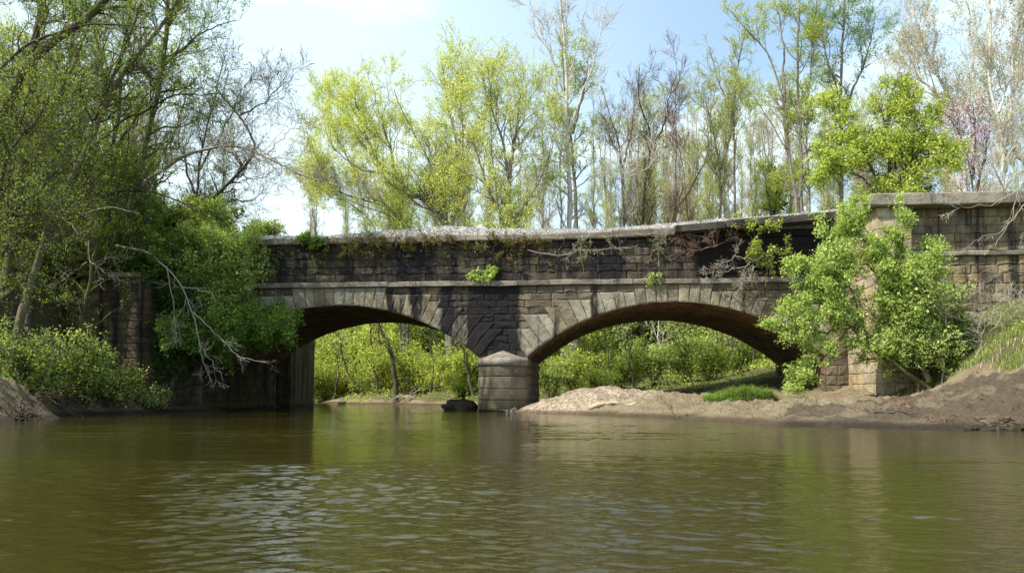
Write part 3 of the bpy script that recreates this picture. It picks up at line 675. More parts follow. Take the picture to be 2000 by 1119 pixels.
#VEGETATION
# ------------------------------------------------------------------ plants
def unit(v): return v / np.maximum(np.linalg.norm(v, axis=-1, keepdims=True), 1e-9)
def resample(pts, k, rng, wob=0.0):
    pts = np.asarray(pts, float); d = np.concatenate([[0], np.cumsum(np.linalg.norm(np.diff(pts, axis=0), axis=1))]); u = np.linspace(0, d[-1], k)
    # smooth through the points (Catmull-like by averaging), then a little wander
    o = np.stack([np.interp(u, d, pts[:, i]) for i in range(3)], -1)
    for _ in range(2): o[1:-1] = (o[:-2] + 2 * o[1:-1] + o[2:]) / 4
    if wob:
        for f_, a in ((3.1, 1), (7.3, .5)):
            ph = rng.uniform(0, 6.28, 3); o += (np.sin(u[:, None] / max(d[-1], .1) * 6.28 * f_ + ph) * wob * a) * np.clip(u / d[-1] * 4, 0, 1)[:, None]
    return o
def tubes(mb, pts, rad, sides):
    """pts (N,k,3), rad (N,k): tapered tubes"""
    if len(pts) == 0: return
    N_, k, _ = pts.shape
    tan = np.empty_like(pts); tan[:, 1:-1] = pts[:, 2:] - pts[:, :-2]; tan[:, 0] = pts[:, 1] - pts[:, 0]; tan[:, -1] = pts[:, -1] - pts[:, -2]
    tan = unit(tan); mean = unit(tan.mean(1)); ref = np.where(np.abs(mean[:, 2:3]) < .8, [[0, 0, 1.]], [[1., 0, 0]])
    a = unit(np.cross(tan, ref[:, None, :])); b = np.cross(tan, a)
    th = np.arange(sides) / sides * 2 * math.pi
    V = pts[:, :, None, :] + rad[:, :, None, None] * (np.cos(th)[None, None, :, None] * a[:, :, None, :] + np.sin(th)[None, None, :, None] * b[:, :, None, :])
    n = np.arange(N_)[:, None, None] * k * sides; i = np.arange(k - 1)[None, :, None] * sides; j = np.arange(sides)[None, None, :]; j2 = (j + 1) % sides
    q = np.stack([n + i + j, n + i + j2, n + i + sides + j2, n + i + sides + j], -1)
    mb.add(V, q)
def spawn(rng, pts, rad, per, t0, t1, ang, length, k, wob=.18, up=0.0, rr=.55, taper=.35, lenfall=.5, bias=None, flat=None):
    """children branches: start on parents between t0..t1, lean away by ang"""
    N_, kp, _ = pts.shape; n = int(round(N_ * per))
    if n < 1: return np.zeros((0, k, 3)), np.zeros((0, k))
    L0 = np.linalg.norm(np.diff(pts, axis=1), axis=2).sum(1); pr = L0 / L0.sum()
    pi = rng.choice(N_, n, p=pr); tt = t0 + (t1 - t0) * rng.random(n) ** .85; f = tt * (kp - 1); i0 = np.minimum(f.astype(int), kp - 2); fr = (f - i0)[:, None]
    p = pts[pi, i0] * (1 - fr) + pts[pi, i0 + 1] * fr; tg = unit(pts[pi, i0 + 1] - pts[pi, i0]); r = rad[pi, i0] * (1 - fr[:, 0]) + rad[pi, i0 + 1] * fr[:, 0]
    a = rng.normal(0, 1, (n, 3)); 
    if bias is not None: a = a + np.asarray(bias) * 1.0
    a = unit(a - (a * tg).sum(1, keepdims=True) * tg); an = rng.uniform(ang[0], ang[1], n)[:, None]
    d = unit(np.cos(an) * tg + np.sin(an) * a)
    if flat: d[:, 2] *= flat; d = unit(d)
    ln = rng.uniform(length[0], length[1], n) * (1 - lenfall * tt)
    out = np.empty((n, k, 3)); out[:, 0] = p; st = (ln / (k - 1))[:, None]
    for s in range(1, k):
        d = unit(d + rng.normal(0, wob, (n, 3)) + np.array([0, 0, up])); out[:, s] = out[:, s - 1] + d * st
    r0 = np.minimum(r * rng.uniform(rr * .7, rr * 1.1, n), ln * .03 + .004)
    R_ = r0[:, None] * (1 - (1 - taper) * np.linspace(0, 1, k)[None, :])
    return out, R_
def leaves(rng, mb, pts, per_m, size, spread, t0=.15, droop=0.0, maxn=None):
    if len(pts) == 0: return
    N_, k, _ = pts.shape; L0 = np.linalg.norm(np.diff(pts, axis=1), axis=2).sum(1); n = int(L0.sum() * per_m)
    if maxn: n = min(n, maxn)
    if n < 1: return
    pi = rng.choice(N_, n, p=L0 / L0.sum()); f = (t0 + (1 - t0) * rng.random(n)) * (k - 1); i0 = np.minimum(f.astype(int), k - 2); fr = (f - i0)[:, None]
    c = pts[pi, i0] * (1 - fr) + pts[pi, i0 + 1] * fr + rng.normal(0, spread, (n, 3)); leaf_quads(rng, mb, c, size, droop)
def leaf_quads(rng, mb, c, size, droop=0.0, aspect=.55):
    n = len(c); a = unit(rng.normal(0, 1, (n, 3)) + np.array([0, 0, -droop])); nr = unit(rng.normal(0, 1, (n, 3)) + np.array([0, 0, 1.1])); b = unit(np.cross(nr, a)); nn = np.cross(a, b)
    s = size * np.clip(rng.lognormal(-.12, .38, (n, 1)), .35, 2.0); w_ = s * aspect * .5
    V = np.stack([c, c + a * s * .5 + b * w_ + nn * s * .08, c + a * s, c + a * s * .5 - b * w_ + nn * s * .08], 1)
    mb.add(V, np.arange(n)[:, None] * 4 + np.arange(4)[None, :])

def stem_px(pts, Y, gnd=True):
    gnd = gnd or (Y > 10 and pts[0][1] >= 400)
    """a stem traced as pixels on a plane Y becomes real points; runs down to the ground"""
    o = [at(a[0], a[1], Y + (a[2] if len(a) > 2 else 0)) for a in pts]
    if gnd:
        b = o[0]; gz_ = ground_z(b[0], b[1]) - .15
        if gz_ < b[2] - .2: o = [np.array([b[0] + (b[0] - o[1][0]) * .1, b[1], gz_])] + o
    return np.array(o)

def make_tree(name, label, cat, stems, bark_m, leaf_m, seed, group=None, radii=None, k0=26, wob=.06,
              l1=(10, .3, .95, (.5, 1.0), (2.5, 5), .05), l2=5, l2len=(1, 2.4), l3=5, l3len=(.4, 1.1), l4=0, l4len=(.3, .6),
              lpm=6, lsize=.14, spread=.14, droop=0.0, up=.05, twig=.006, bias=None, crown='crown', l1bias=None, wobb=.2, dens=(1, 1), thick=1.0):
    rng = np.random.default_rng(seed)
    l1 = (l1[0] * dens[0], *l1[1:]); lpm = lpm * dens[1]
    P0 = np.array([resample(s, k0, rng, wob) for s in stems])
    radii = [(a * thick, b * thick) for a, b in radii]
    R0 = np.array([a + (b - a) * np.linspace(0, 1, k0) ** .8 for a, b in radii])
    R0[:, 0] *= 1.35; R0[:, 1] *= 1.12
    base = P0[0, 0].copy()
    root = thing(name, label, cat, base, group)
    P0 = P0 - base
    tb = MB(); tubes(tb, P0, R0, 9)
    p1, r1 = spawn(rng, P0, R0, l1[0], l1[1], l1[2], l1[3], l1[4], 11, wobb * .8, l1[5], .55, .25, bias=l1bias)
    tubes(tb, p1, r1, 6)
    tw = [(p1, r1)]
    p2, r2 = spawn(rng, p1, r1, l2, .12, 1, (.4, 1.0), l2len, 8, wobb, up, .6, .3); r2 = np.maximum(r2, twig * 1.3); tubes(tb, p2, r2, 4); tw.append((p2, r2))
    p3, r3 = spawn(rng, p2, r2, l3, .1, 1, (.35, 1.0), l3len, 5, wobb, up, .7, .4); r3 = np.maximum(r3, twig); tubes(tb, p3, r3, 3)
    last = p3
    if l4:
        p4, r4 = spawn(rng, p3, r3, l4, .1, 1, (.3, 1.0), l4len, 4, wobb, up, .8, .5); tubes(tb, p4, np.maximum(r4, twig * .8), 3); last = p4
    tb.build('trunk', bark_m, root, smooth=True)
    if leaf_m and lpm > 0:
        lb = MB(); leaves(rng, lb, last, lpm, lsize, spread, .1, droop)
        leaves(rng, lb, p2, lpm * .5, lsize, spread * 1.3, .3, droop)
        lb.build(crown, leaf_m, root)
    return root
def copy_tree(o, loc, rz, s, label=None, group=None, seat=True):
    c = o.copy(); col.objects.link(c); c.location = [float(v) for v in loc]; c.rotation_euler = (0, 0, rz); c.scale = (s, s, s)
    if label: c['label'] = label
    if group: c['group'] = group
    for ch in list(o.children):
        d = ch.copy(); col.objects.link(d); d.parent = c
    return c
bpy.context.view_layer.update()
exec_list = []

# ---- trees behind the bridge (traced stems, real depth)
BH = dict(thick=1.2, twig=.009, lsize=.11, spread=.11, dens=(1.6, 4.4))
def T(label, Y, stems, radii, bm, lm, seed, name='tree', cat='tree', **k):
    kw = dict(BH); kw.update(k)
    return make_tree(name, label, cat, [stem_px(s, Y, i == 0) for i, s in enumerate(stems)], bm, lm, seed, radii=radii, **kw)
W = dict(l1=(11, .16, .98, (.3, .85), (3.2, 7.0), .10), l2=6, l2len=(1.4, 3.6), l3=6, l3len=(.6, 1.7), up=.06, lpm=3.2, lsize=.115, spread=.12, twig=.007, dens=(2.2, 6.2))
T('yellow-green willow with two thick dark limbs forking low, left of centre above the deck', 26,
  [[(878, 436), (829, 395), (803, 369), (747, 339), (715, 270), (690, 190)], [(878, 433), (893, 405), (915, 401), (897, 356), (891, 309), (889, 257), (870, 180), (862, 115)],
   [(876, 430), (859, 360), (829, 296), (790, 232), (770, 175)], [(897, 356), (905, 280), (900, 200), (905, 135)], [(775, 352), (762, 290), (735, 200), (725, 160)], [(747, 339), (700, 330), (650, 290), (640, 240)]],
  [(.34, .03), (.24, .03), (.2, .03), (.1, .02), (.12, .02), (.1, .02)], B_GREY, L_WILLOW, 11, 'willow_tree', **W)
T('yellow-green willow leaning left on several curved stems, leftmost tree above the deck', 32,
  [[(797, 446), (773, 416), (734, 395), (666, 378), (610, 345)], [(790, 440), (772, 390), (745, 330), (690, 260), (655, 180)], [(780, 425), (700, 400), (640, 370), (600, 330)], [(734, 395), (690, 330), (660, 270), (640, 210)], [(740, 445), (690, 400), (640, 375), (590, 340)], [(666, 378), (650, 330), (615, 300)]],
  [(.2, .03), (.14, .02), (.12, .02), (.1, .02), (.09, .02), (.07, .02)], B_GREY, L_WILLOW, 12, 'willow_tree', **W)
T('pale budding willow with a fan of thick stems, just left of the tall white-barked tree', 22,
  [[(988, 441), (975, 403), (953, 378), (936, 317), (927, 283), (902, 245), (890, 190)], [(992, 436), (996, 343), (979, 257), (950, 202), (940, 120)], [(994, 440), (1030, 395), (1069, 330), (1078, 260)],
   [(994, 350), (1008, 250), (1018, 193), (1000, 130)], [(975, 403), (960, 300), (955, 200), (965, 120)]],
  [(.24, .03), (.28, .03), (.16, .02), (.12, .02), (.12, .02)], B_GREY, L_WILLOW, 13, 'willow_tree', **{**W, 'lpm': 2.2})
T('tallest tree, bare with a straight white trunk, rising behind the middle of the bridge', 25,
  [[(1112, 442), (1110, 300), (1107, 206), (1103, 107), (1096, -30)], [(1108, 215), (1080, 190), (1045, 150), (1000, 120)], [(1109, 260), (1135, 190), (1160, 120), (1185, 10)], [(1107, 200), (1075, 110), (1050, 40), (1035, -20)],
   [(1106, 160), (1130, 90), (1150, -20)], [(1110, 380), (1160, 340), (1220, 350), (1280, 320)], [(1111, 330), (1060, 300), (1010, 305)], [(1096, 445), (1094, 350), (1098, 250)]],
  [(.27, .07), (.07, .02), (.09, .02), (.08, .02), (.07, .02), (.06, .015), (.05, .015), (.12, .05)], B_PALE, None, 14, 'bare_tree', l1=(6, .2, 1, (.4, .8), (2, 5), .12), l2=6, l2len=(1, 2.6), l3=4, l3len=(.5, 1.3), lpm=0, up=.08, twig=.012)
T('leafy light green tree directly behind the tall white-barked one', 29,
  [[(1125, 440), (1120, 300), (1105, 200), (1100, 95)], [(1118, 260), (1140, 180), (1150, 110)]], [(.25, .05), (.12, .03)], B_GREY, L_LIME, 15, l1=(14, .45, 1, (.5, 1.1), (2.5, 5), .1), l2=5, l3=5, lpm=5, lsize=.108, spread=.12)
BARE = dict(l1=(12, .2, 1, (.3, .8), (2.5, 6), .15), l2=7, l2len=(1, 2.8), l3=6, l3len=(.5, 1.3), up=.1)
T('bare dark-stemmed upswept tree, first right of the tall white-barked one', 30, [[(1217, 440), (1215, 300), (1195, 240), (1175, 170)], [(1216, 330), (1235, 250), (1240, 190)]], [(.16, .03), (.1, .02)], B_GREY, L_LIME, 16, 'bare_tree', **{**BARE, 'lpm': .25})
T('bare tree with a kinked double-curved trunk, between two straighter bare trees right of centre', 28, [[(1253, 438), (1265, 330), (1275, 270), (1245, 200), (1250, 130)], [(1272, 290), (1300, 240), (1310, 170)]], [(.17, .03), (.1, .02)], B_DARK, L_BUFF, 17, 'bare_tree', **{**BARE, 'lpm': .4})
T('bare tree with leaning stem and pinkish top twigs above the start of the slab', 33, [[(1306, 432), (1350, 370), (1385, 300), (1380, 240)], [(1318, 425), (1322, 300), (1318, 200), (1322, 120)], [(1345, 425), (1330, 300), (1300, 200)]], [(.17, .03), (.12, .02), (.08, .02)], B_RED, L_PINK, 18, 'bare_tree', **{**BARE, 'lpm': .3, 'lsize': .12})
T('grey fork-trunked tree with thin new leaves, left of the tall leafy cluster', 31, [[(1405, 425), (1408, 310), (1385, 230), (1370, 170)], [(1407, 330), (1430, 260), (1432, 150)]], [(.2, .03), (.12, .02)], B_GREY, L_LIME, 19, **{**BARE, 'lpm': 1.4})
T('straight slim tree with light green leaves high up, just left of the tallest leafy cluster', 36, [[(1437, 420), (1432, 260), (1440, 120), (1455, 60)], [(1434, 240), (1400, 150), (1385, 90)]], [(.18, .04), (.1, .03)], B_GREY, L_FRESH, 20, l1=(13, .45, 1, (.4, 1.0), (2.5, 5), .1), l2=5, l3=5, lpm=3.5, lsize=.108, spread=.12)
T('tallest leafy poplar with three parallel trunks and fresh yellow-green leaves, right of centre', 27,
  [[(1557, 412), (1540, 300), (1532, 200), (1500, 100), (1425, 20)], [(1567, 408), (1562, 250), (1558, 100), (1560, -40)], [(1580, 405), (1575, 200), (1590, 60), (1600, -30)], [(1532, 200), (1530, 80), (1510, -20)], [(1540, 300), (1500, 230), (1465, 180), (1440, 160)]],
  [(.2, .03), (.22, .05), (.15, .03), (.1, .03), (.06, .015)], B_GREY, L_LIME, 21, 'poplar_tree', l1=(13, .42, 1, (.4, 1.1), (2, 4.5), .08), l2=5, l2len=(1, 2.2), l3=5, lpm=4.6, lsize=.108, spread=.12)
T('tall leafy tree with cooler blue-green leaves, right of the three-trunked poplar', 30, [[(1645, 402), (1642, 250), (1645, 100), (1650, -40)], [(1643, 230), (1690, 120), (1710, 40)], [(1643, 200), (1610, 100), (1600, 20)]], [(.24, .06), (.12, .03), (.1, .03)], B_GREY, L_COOL, 22,
  l1=(15, .4, 1, (.5, 1.1), (2.5, 5), .06), l2=5, l3=5, lpm=4.6, lsize=.108, spread=.12)
T('broad spreading lime-green tree behind the right end of the bridge', 12.5,
  [[(1735, 392), (1700, 320), (1650, 260), (1625, 215)], [(1740, 392), (1735, 300), (1720, 190)], [(1745, 392), (1790, 300), (1830, 230)], [(1738, 380), (1770, 330), (1850, 300)], [(1735, 385), (1670, 340), (1610, 320)], [(1740, 360), (1765, 260), (1775, 195)]],
  [(.14, .02), (.14, .02), (.12, .02), (.09, .02), (.09, .02), (.09, .02)], B_DARK, L_LIME, 23, l1=(13, .2, 1, (.4, 1.1), (1.4, 2.6), .04), l2=6, l2len=(.8, 1.7), l3=5, l3len=(.4, .9), lpm=4.5, lsize=.15, spread=.14, droop=.2)
T('redbud in pink blossom behind the right-hand wall', 17, [[(1900, 385), (1895, 320), (1870, 250), (1840, 215)], [(1905, 380), (1925, 300), (1935, 225)], [(1900, 350), (1905, 260), (1900, 200)]], [(.11, .02), (.1, .02), (.08, .02)], B_DARK, L_PINK, 24, 'redbud_tree', l1=(9, .3, 1, (.4, 1), (1.2, 2.6), .06), l2=3, l3=3, lpm=2.6, lsize=.12, spread=.16)
T('tall half-bare tree with sparse yellowish leaves leaning left, above the lime-green tree', 21, [[(1890, 395), (1875, 250), (1850, 180), (1810, 100), (1775, 10)], [(1865, 215), (1790, 150), (1770, 60)], [(1880, 260), (1900, 130), (1890, 10)]], [(.22, .04), (.1, .02), (.12, .03)], B_PALE, L_BUFF, 25, **{**BARE, 'lpm': 1.6})
T('tall pale bare tree at the right edge of the picture behind the wall', 16, [[(1960, 380), (1955, 250), (1930, 150), (1935, -20)], [(1958, 300), (1985, 150), (1990, 0)], [(1950, 220), (1985, 120), (2010, 60)]], [(.2, .04), (.12, .03), (.08, .02)], B_PALE, L_BUFF, 26, 'bare_tree', **{**BARE, 'lpm': .9})
T('slanting pale bare tree with buff buds, rightmost behind the wall', 19, [[(2040, 380), (1990, 290), (1930, 230), (1880, 100)], [(2030, 380), (2035, 200), (2010, 40), (2000, -30)]], [(.2, .03), (.2, .04)], B_PALE, L_OLIVE, 27, 'bare_tree', **{**BARE, 'lpm': 1.5})
T('small round light green tree low between bare trunks, seen above the slab', 34, [[(1505, 418), (1500, 380), (1495, 345)], [(1520, 415), (1525, 380), (1520, 350)]], [(.2, .05), (.15, .04)], B_DARK, L_LIME, 28, l1=(10, .3, 1, (.6, 1.2), (2.2, 3.5), .05), l2=5, l3=5, lpm=7, lsize=.108, spread=.12)
def conifer(label, px, ybase, ytop, Y, w, seed):
    rng = np.random.default_rng(seed); b = at(px, ybase, Y); tp = at(px, ytop, Y); gz_ = ground_z(b[0], b[1])
    root = thing('pine_tree', label, 'pine tree', (b[0], b[1], gz_)); H = tp[2] - gz_
    st = np.zeros((1, 16, 3)); st[0, :, 2] = np.linspace(-.1, H, 16); rd = np.linspace(.22, .03, 16)[None]
    tb = MB(); tubes(tb, st, rd, 8); lb = MB()
    n = 130; z = H * (.4 + .6 * rng.random(n)); L_ = w * np.clip(1.15 - (z / H - .4) / .6, .12, 1) * rng.uniform(.6, 1.1, n); a = rng.uniform(0, 6.28, n); s = np.linspace(0, 1, 6)
    pts = np.stack([np.outer(L_ * np.cos(a), s), np.outer(L_ * np.sin(a), s), z[:, None] + np.outer(L_, s * .25)], -1); pts += rng.normal(0, .05, pts.shape)
    tubes(tb, pts, np.full((n, 6), .03), 4); leaves(rng, lb, pts, 45, .26, .22, .25)
    tb.build('trunk', B_DARK, root, smooth=True); lb.build('crown', L_PINE, root); return root
conifer('dark green pine standing low behind the slab, left of the three-trunked poplar', 1516, 420, 332, 40, 2.6, 5)
conifer('dark pine top behind the lime-green tree, near the right wall', 1775, 390, 150, 42, 3.4, 6)

#MORE
# ---- shrubs
def shrub(label, base, w, h, seed, lm=L_FRESH, bm=B_DARK, name='shrub', cat='shrub', ns=7, lean=(0, 0), lpm=9, lsize=.12, spread=.1, group=None, r=.035, droop=.1, **k):
    rng = np.random.default_rng(seed); b = np.array(base, float); b[2] = ground_z(b[0], b[1]) - .1 if len(base) < 3 or base[2] is None else base[2]
    st = []
    for i in range(ns):
        a = 2 * math.pi * (i + rng.random() * .7) / ns; rr = w / 2 * rng.uniform(.3, 1); hh = h * rng.uniform(.65, 1.0) * (1 - .25 * rr / (w / 2))
        e = b + [rr * math.cos(a) + lean[0] * rng.uniform(.5, 1), rr * math.sin(a) + lean[1] * rng.uniform(.5, 1), hh]
        m_ = b + (e - b) * [.35, .35, .55]
        st.append([b + [.08 * math.cos(a), .08 * math.sin(a), 0], m_, e])
    sc_ = max(w, h) / 3
    kw = dict(dens=(1.4, 2.0), l1=(8, .12, 1, (.4, 1.1), (.5 * sc_, 1.3 * sc_), .05), l2=5, l2len=(.3 * sc_, .8 * sc_), l3=4, l3len=(.15 * sc_, .45 * sc_), twig=.006, k0=12, wob=.05)
    kw.update(k)
    return make_tree(name, label, cat, [np.array(s) for s in st], bm, lm, seed, group=group, radii=[(r, .01)] * ns, lpm=lpm, lsize=lsize, spread=spread, droop=droop, **kw)
def at_ground(px, d):
    p = at(px, 700, d - 40); return (p[0], p[1], ground_z(p[0], p[1]) - .1)

# --- greenery beyond the bridge, seen through the two arches
protoA = shrub('bright green leafy bush on the far river bank, just left of the pier', at_ground(900, 61), 4.5, 4.2, 31, L_LIME, lsize=.15, lpm=4.2, spread=.14, ns=9)
protoB = shrub('round light green bush behind the gravel bar, centre of the right arch', at_ground(1340, 60), 4.6, 4.6, 32, L_FRESH, lsize=.15, lpm=4.2, spread=.14, ns=9)
protoC = shrub('loose yellow-green bush overhanging the far bank in the middle of the left arch', at_ground(760, 71.5), 6, 4.6, 33, L_LIME, lsize=.15, lpm=3.6, spread=.16, ns=9, lean=(0, -2))
protoD = shrub('dull brown-green half-bare bush under the right arch near the pier', at_ground(1165, 66), 4.4, 3.4, 34, L_OLIVE, lsize=.14, lpm=4, spread=.14, ns=10)
rg = np.random.default_rng(77)
spots = [  # px, distance, scale, source, where
 (640, 80, 1.0, protoC, 'yellow-green bush on the far bank at the left end of the left arch opening'),
 (700, 75.5, .8, protoA, 'bright green bush on the far bank, left part of the left arch opening'),
 (820, 68, 1.0, protoA, 'bright green bush above the eroded far bank, right of the thin leaning trunk'),
 (850, 65, .8, protoC, 'yellow-green bush leaning over the eroded far bank near the dark stump'),
 (945, 62, .8, protoB, 'green bush partly hidden behind the stone pier'),
 (1075, 55, .8, protoB, 'leafy green bush just right of the pier behind the gravel bar'),
 (1125, 56.5, .9, protoA, 'bright bush behind the left slope of the gravel bar'),
 (1215, 57.5, .8, protoD, 'dull half-bare bush behind the crest of the gravel bar'),
 (1275, 59, .9, protoB, 'light green bush left of the round bush in the right arch'),
 (1400, 66, .95, protoA, 'bright green bush right of the round bush in the right arch'),
 (1440, 63, .9, protoD, 'thin brownish bush above the dirt bank in the right arch'),
 (1500, 72, 1.0, protoA, 'green bush at the right end of the right arch opening')]
GB = 'bushes along the far bank seen through the arches'
for p_ in (protoA, protoB, protoC, protoD): p_['group'] = GB
for px, d, s, src, lab in spots: copy_tree(src, at_ground(px, d), rg.uniform(0, 6.28), s, lab, GB)
GW = 'bushes of the wood far behind the bridge'
LW = ['light green bush in the wood far behind the bridge', 'yellow-green bush in the wood far behind the bridge']
for i in range(95):
    d = 82 + 60 * rg.random() ** .8 if i > 34 else 78 + rg.random() * 10; px = rg.uniform(560, 1020) if i % 2 else rg.uniform(1020, 1640); src, lab = ((protoA, LW[0]), (protoB, LW[0]), (protoC, LW[1]))[i % 3]
    copy_tree(src, at_ground(px, d), rg.uniform(0, 6.28), rg.uniform(.8, 2.1), lab, GW)
def trunkline(label, pts, Y, r, bm=B_DARK, lm=L_LIME, seed=1, **k):
    kw = dict(l1=(8, .3, 1, (.4, 1.1), (1.5, 3.2), .08), l2=4, l3=4, lpm=4, lsize=.17, spread=.16, twig=.01); kw.update(k)
    return make_tree('young_tree', label, 'tree', [stem_px(pts, Y)], bm, lm, seed, radii=[(r, r * .3)], **kw)
trunkline('dark leaning trunk slanting left across the top of the left arch opening', [(772, 720), (755, 665), (735, 625), (715, 560)], 27, .26, seed=41)
trunkline('slim dark upright trunk on the far bank in the middle of the left arch opening', [(740, 775), (735, 740), (728, 700), (724, 650), (722, 600)], 29.5, .14, seed=42, lpm=5)
trunkline('thin bending sapling leaning left on the far bank, left part of the left arch opening', [(708, 770), (695, 745), (678, 728), (668, 690), (660, 640)], 34, .12, seed=43, lpm=5)
trunkline('dark mossy trunk seen between the left arch and the pier', [(925, 775), (915, 730), (905, 690), (895, 640)], 18.5, .16, B_MOSS, seed=44, lpm=5)
trunkline('crooked dark stem of a bush centred in the right arch', [(1345, 765), (1348, 740), (1342, 710), (1335, 650)], 18, .08, seed=45, lpm=6, lm=L_FRESH)
trunkline('slim grey trunk right of centre in the right arch opening', [(1430, 760), (1428, 700), (1430, 600)], 22, .10, B_GREY, seed=46)
trunkline('pale slim trunk in the middle of the right arch opening', [(1290, 760), (1288, 700), (1284, 600)], 24, .09, B_PALE, seed=47)

# --- wood far behind: copies of the traced kinds
tall1 = T('tall bare tree in the wood far behind, left of the white-barked tree', 48, [[(1060, 440), (1062, 330), (1058, 240), (1065, 180)], [(1061, 350), (1080, 280), (1085, 220)]], [(.2, .03), (.12, .02)], B_FAR, L_BUFF, 51, 'bare_tree', **{**BARE, 'lpm': .8})
tall2 = T('slim budding tree in the wood far behind the middle of the right arch', 52, [[(1345, 430), (1347, 320), (1342, 260), (1345, 190)]], [(.2, .03)], B_FAR, L_LIME, 52, 'bare_tree', **{**BARE, 'lpm': 2.2, 'l1': (14, .25, 1, (.3, .8), (2, 4.5), .14)})
GT = 'slim trees of the wood far behind the bridge'
for o_ in (tall1, tall2): o_['group'] = GT
for i in range(104):
    px = rg.uniform(600, 2060) if i % 3 else rg.uniform(1140, 2060); d = rg.uniform(66, 140) if px < 1200 else rg.uniform(76, 150); src = tall1 if i % 2 else tall2
    b = at_ground(px, d); copy_tree(src, b, rg.uniform(0, 6.28), rg.uniform(.62, .95) * (1 + (d - 80) / 160), 'bare slim tree in the wood far behind the bridge' if i % 2 else 'budding light green slim tree in the wood far behind the bridge', GT)

# --- left bank: big trees standing close to the camera
LT = dict(dens=(1.7, 1.9), l1=(12, .12, 1, (.4, 1.2), (1.6, 4.2), .05), l2=7, l2len=(.8, 2.2), l3=5, l3len=(.35, 1.0), lpm=5.0, lsize=.08, spread=.05, twig=.0055, wobb=.24)
def LTREE(label, Y, stems, radii, bm, lm, seed, name='tree', cat='tree', **k):
    kw = dict(LT); kw.update(k); return make_tree(name, label, cat, [stem_px(s, Y, i == 0) for i, s in enumerate(stems)], bm, lm, seed, radii=radii, **kw)
LTREE('thick dark trunk leaning right across the top left corner', -9, [[(-150, 560), (-60, 380), (5, 215), (60, 105), (150, 55), (240, -30), (300, -120)], [(60, 105), (90, 20), (100, -80)]], [(.33, .12), (.14, .05)], B_MOSS, L_OLIVE, 61)
LTREE('upright dark ivy-covered trunk near the left edge, behind the leaning trunk', -6.5, [[(15, 560), (40, 362), (60, 181), (72, 100), (80, 0), (90, -120)], [(50, 270), (110, 200), (160, 90), (190, 0)]], [(.27, .13), (.10, .03)], B_MOSS, L_OLIVE, 62)
LTREE('tall slim mossy tree with a nearly straight trunk, rightmost tall trunk on the left bank', -3, [[(225, 600), (240, 470), (261, 382), (281, 281), (310, 193), (322, 100), (328, 0), (330, -110)], [(318, 130), (400, 60), (460, 40)], [(325, 50), (370, -10), (420, -60)]], [(.24, .09), (.07, .02), (.07, .02)], B_MOSS, L_MID, 63, lpm=7)
LTREE('leaning tree with pale bark low down, rising from the bank toward upper right', -8, [[(35, 625), (72, 520), (105, 412), (113, 394), (145, 334), (193, 241), (225, 169), (281, 88), (318, 48), (370, -30)], [(113, 394), (80, 350), (50, 290)], [(150, 325), (137, 250), (140, 150)]], [(.20, .06), (.09, .02), (.09, .02)], bark('bark_leaning', (.09, .075, .05), (.2, .17, .12), (.26, .23, .16), .5), L_OLIVE, 64)
LTREE('pale arching tree whose long bare limb reaches right above the bridge', -1.5, [[(170, 590), (205, 480), (241, 402), (281, 355), (342, 310), (402, 289), (462, 285), (507, 297), (563, 330), (640, 362), (690, 372)], [(255, 385), (275, 340), (300, 290), (320, 250)], [(520, 302), (560, 262), (590, 230)]], [(.17, .02), (.09, .02), (.03, .01)], B_DEAD, L_MID, 65,
      l1=(11, .4, 1, (.4, 1.1), (1.2, 3.0), .02), lpm=.5)
LTREE('crooked dark bare branch forking against the sky at the left end of the bridge', 1.5, [[(300, 520), (345, 460), (386, 426), (442, 362), (498, 314), (502, 273), (470, 225), (422, 173)], [(480, 330), (455, 300), (430, 290)], [(470, 225), (520, 200), (560, 150)], [(390, 425), (440, 392), (500, 392)]], [(.20, .04), (.07, .02), (.05, .015), (.07, .02)], B_DARK, L_MID, 66, l1=(11, .35, 1, (.4, 1.1), (1.2, 3), .02), lpm=.5)
LTREE('slim leaning trunk beside the left stone pilaster', -6, [[(160, 600), (178, 548), (188, 490), (205, 430), (245, 330), (250, 250)]], [(.13, .03)], B_MOSS, L_OLIVE, 67)
LTREE('grey upright trunk between the ivy-covered trunk and the leaning one', -1, [[(120, 560), (128, 400), (130, 250), (140, 100), (150, -50)], [(129, 330), (180, 220), (200, 120)]], [(.16, .05), (.08, .02)], B_GREY, L_MID, 68)
LTREE('tree with small bright leaves filling the upper left, between mossy and leaning trunks', 2.5, [[(200, 520), (215, 380), (228, 240), (240, 100), (260, -40)], [(222, 300), (280, 200), (350, 110), (420, 90)], [(230, 200), (200, 110), (190, 20)]], [(.18, .05), (.1, .02), (.09, .02)], B_DARK, L_LIME, 69, lpm=6)
LTREE('dark bare twiggy tree against the sky right of the tall mossy trunk', 5, [[(370, 470), (385, 360), (400, 270), (420, 180), (440, 110)], [(390, 330), (440, 250), (480, 160)], [(380, 380), (350, 280), (350, 180)]], [(.13, .02), (.08, .015), (.08, .015)], B_DARK, L_MID, 70, lpm=.6, l1=(13, .25, 1, (.3, .9), (1.5, 3.5), .1))
LTREE('tree with low drooping limbs at the far left edge of the bank', -13, [[(-120, 700), (-60, 560), (-20, 420), (20, 300), (90, 200)], [(-60, 560), (20, 480), (110, 440)], [(-30, 450), (60, 390), (140, 300)]], [(.16, .03), (.07, .02), (.07, .02)], B_DARK, L_OLIVE, 71, lsize=.075)
LTREE('background tree with yellow-green leaves behind the left edge trunks', 8, [[(30, 520), (35, 350), (20, 200), (30, 50)], [(33, 380), (90, 250), (110, 120)], [(32, 330), (-30, 200), (-40, 80)]], [(.2, .05), (.1, .03), (.1, .03)], B_DARK, L_WILLOW, 72, lsize=.12, lpm=6)
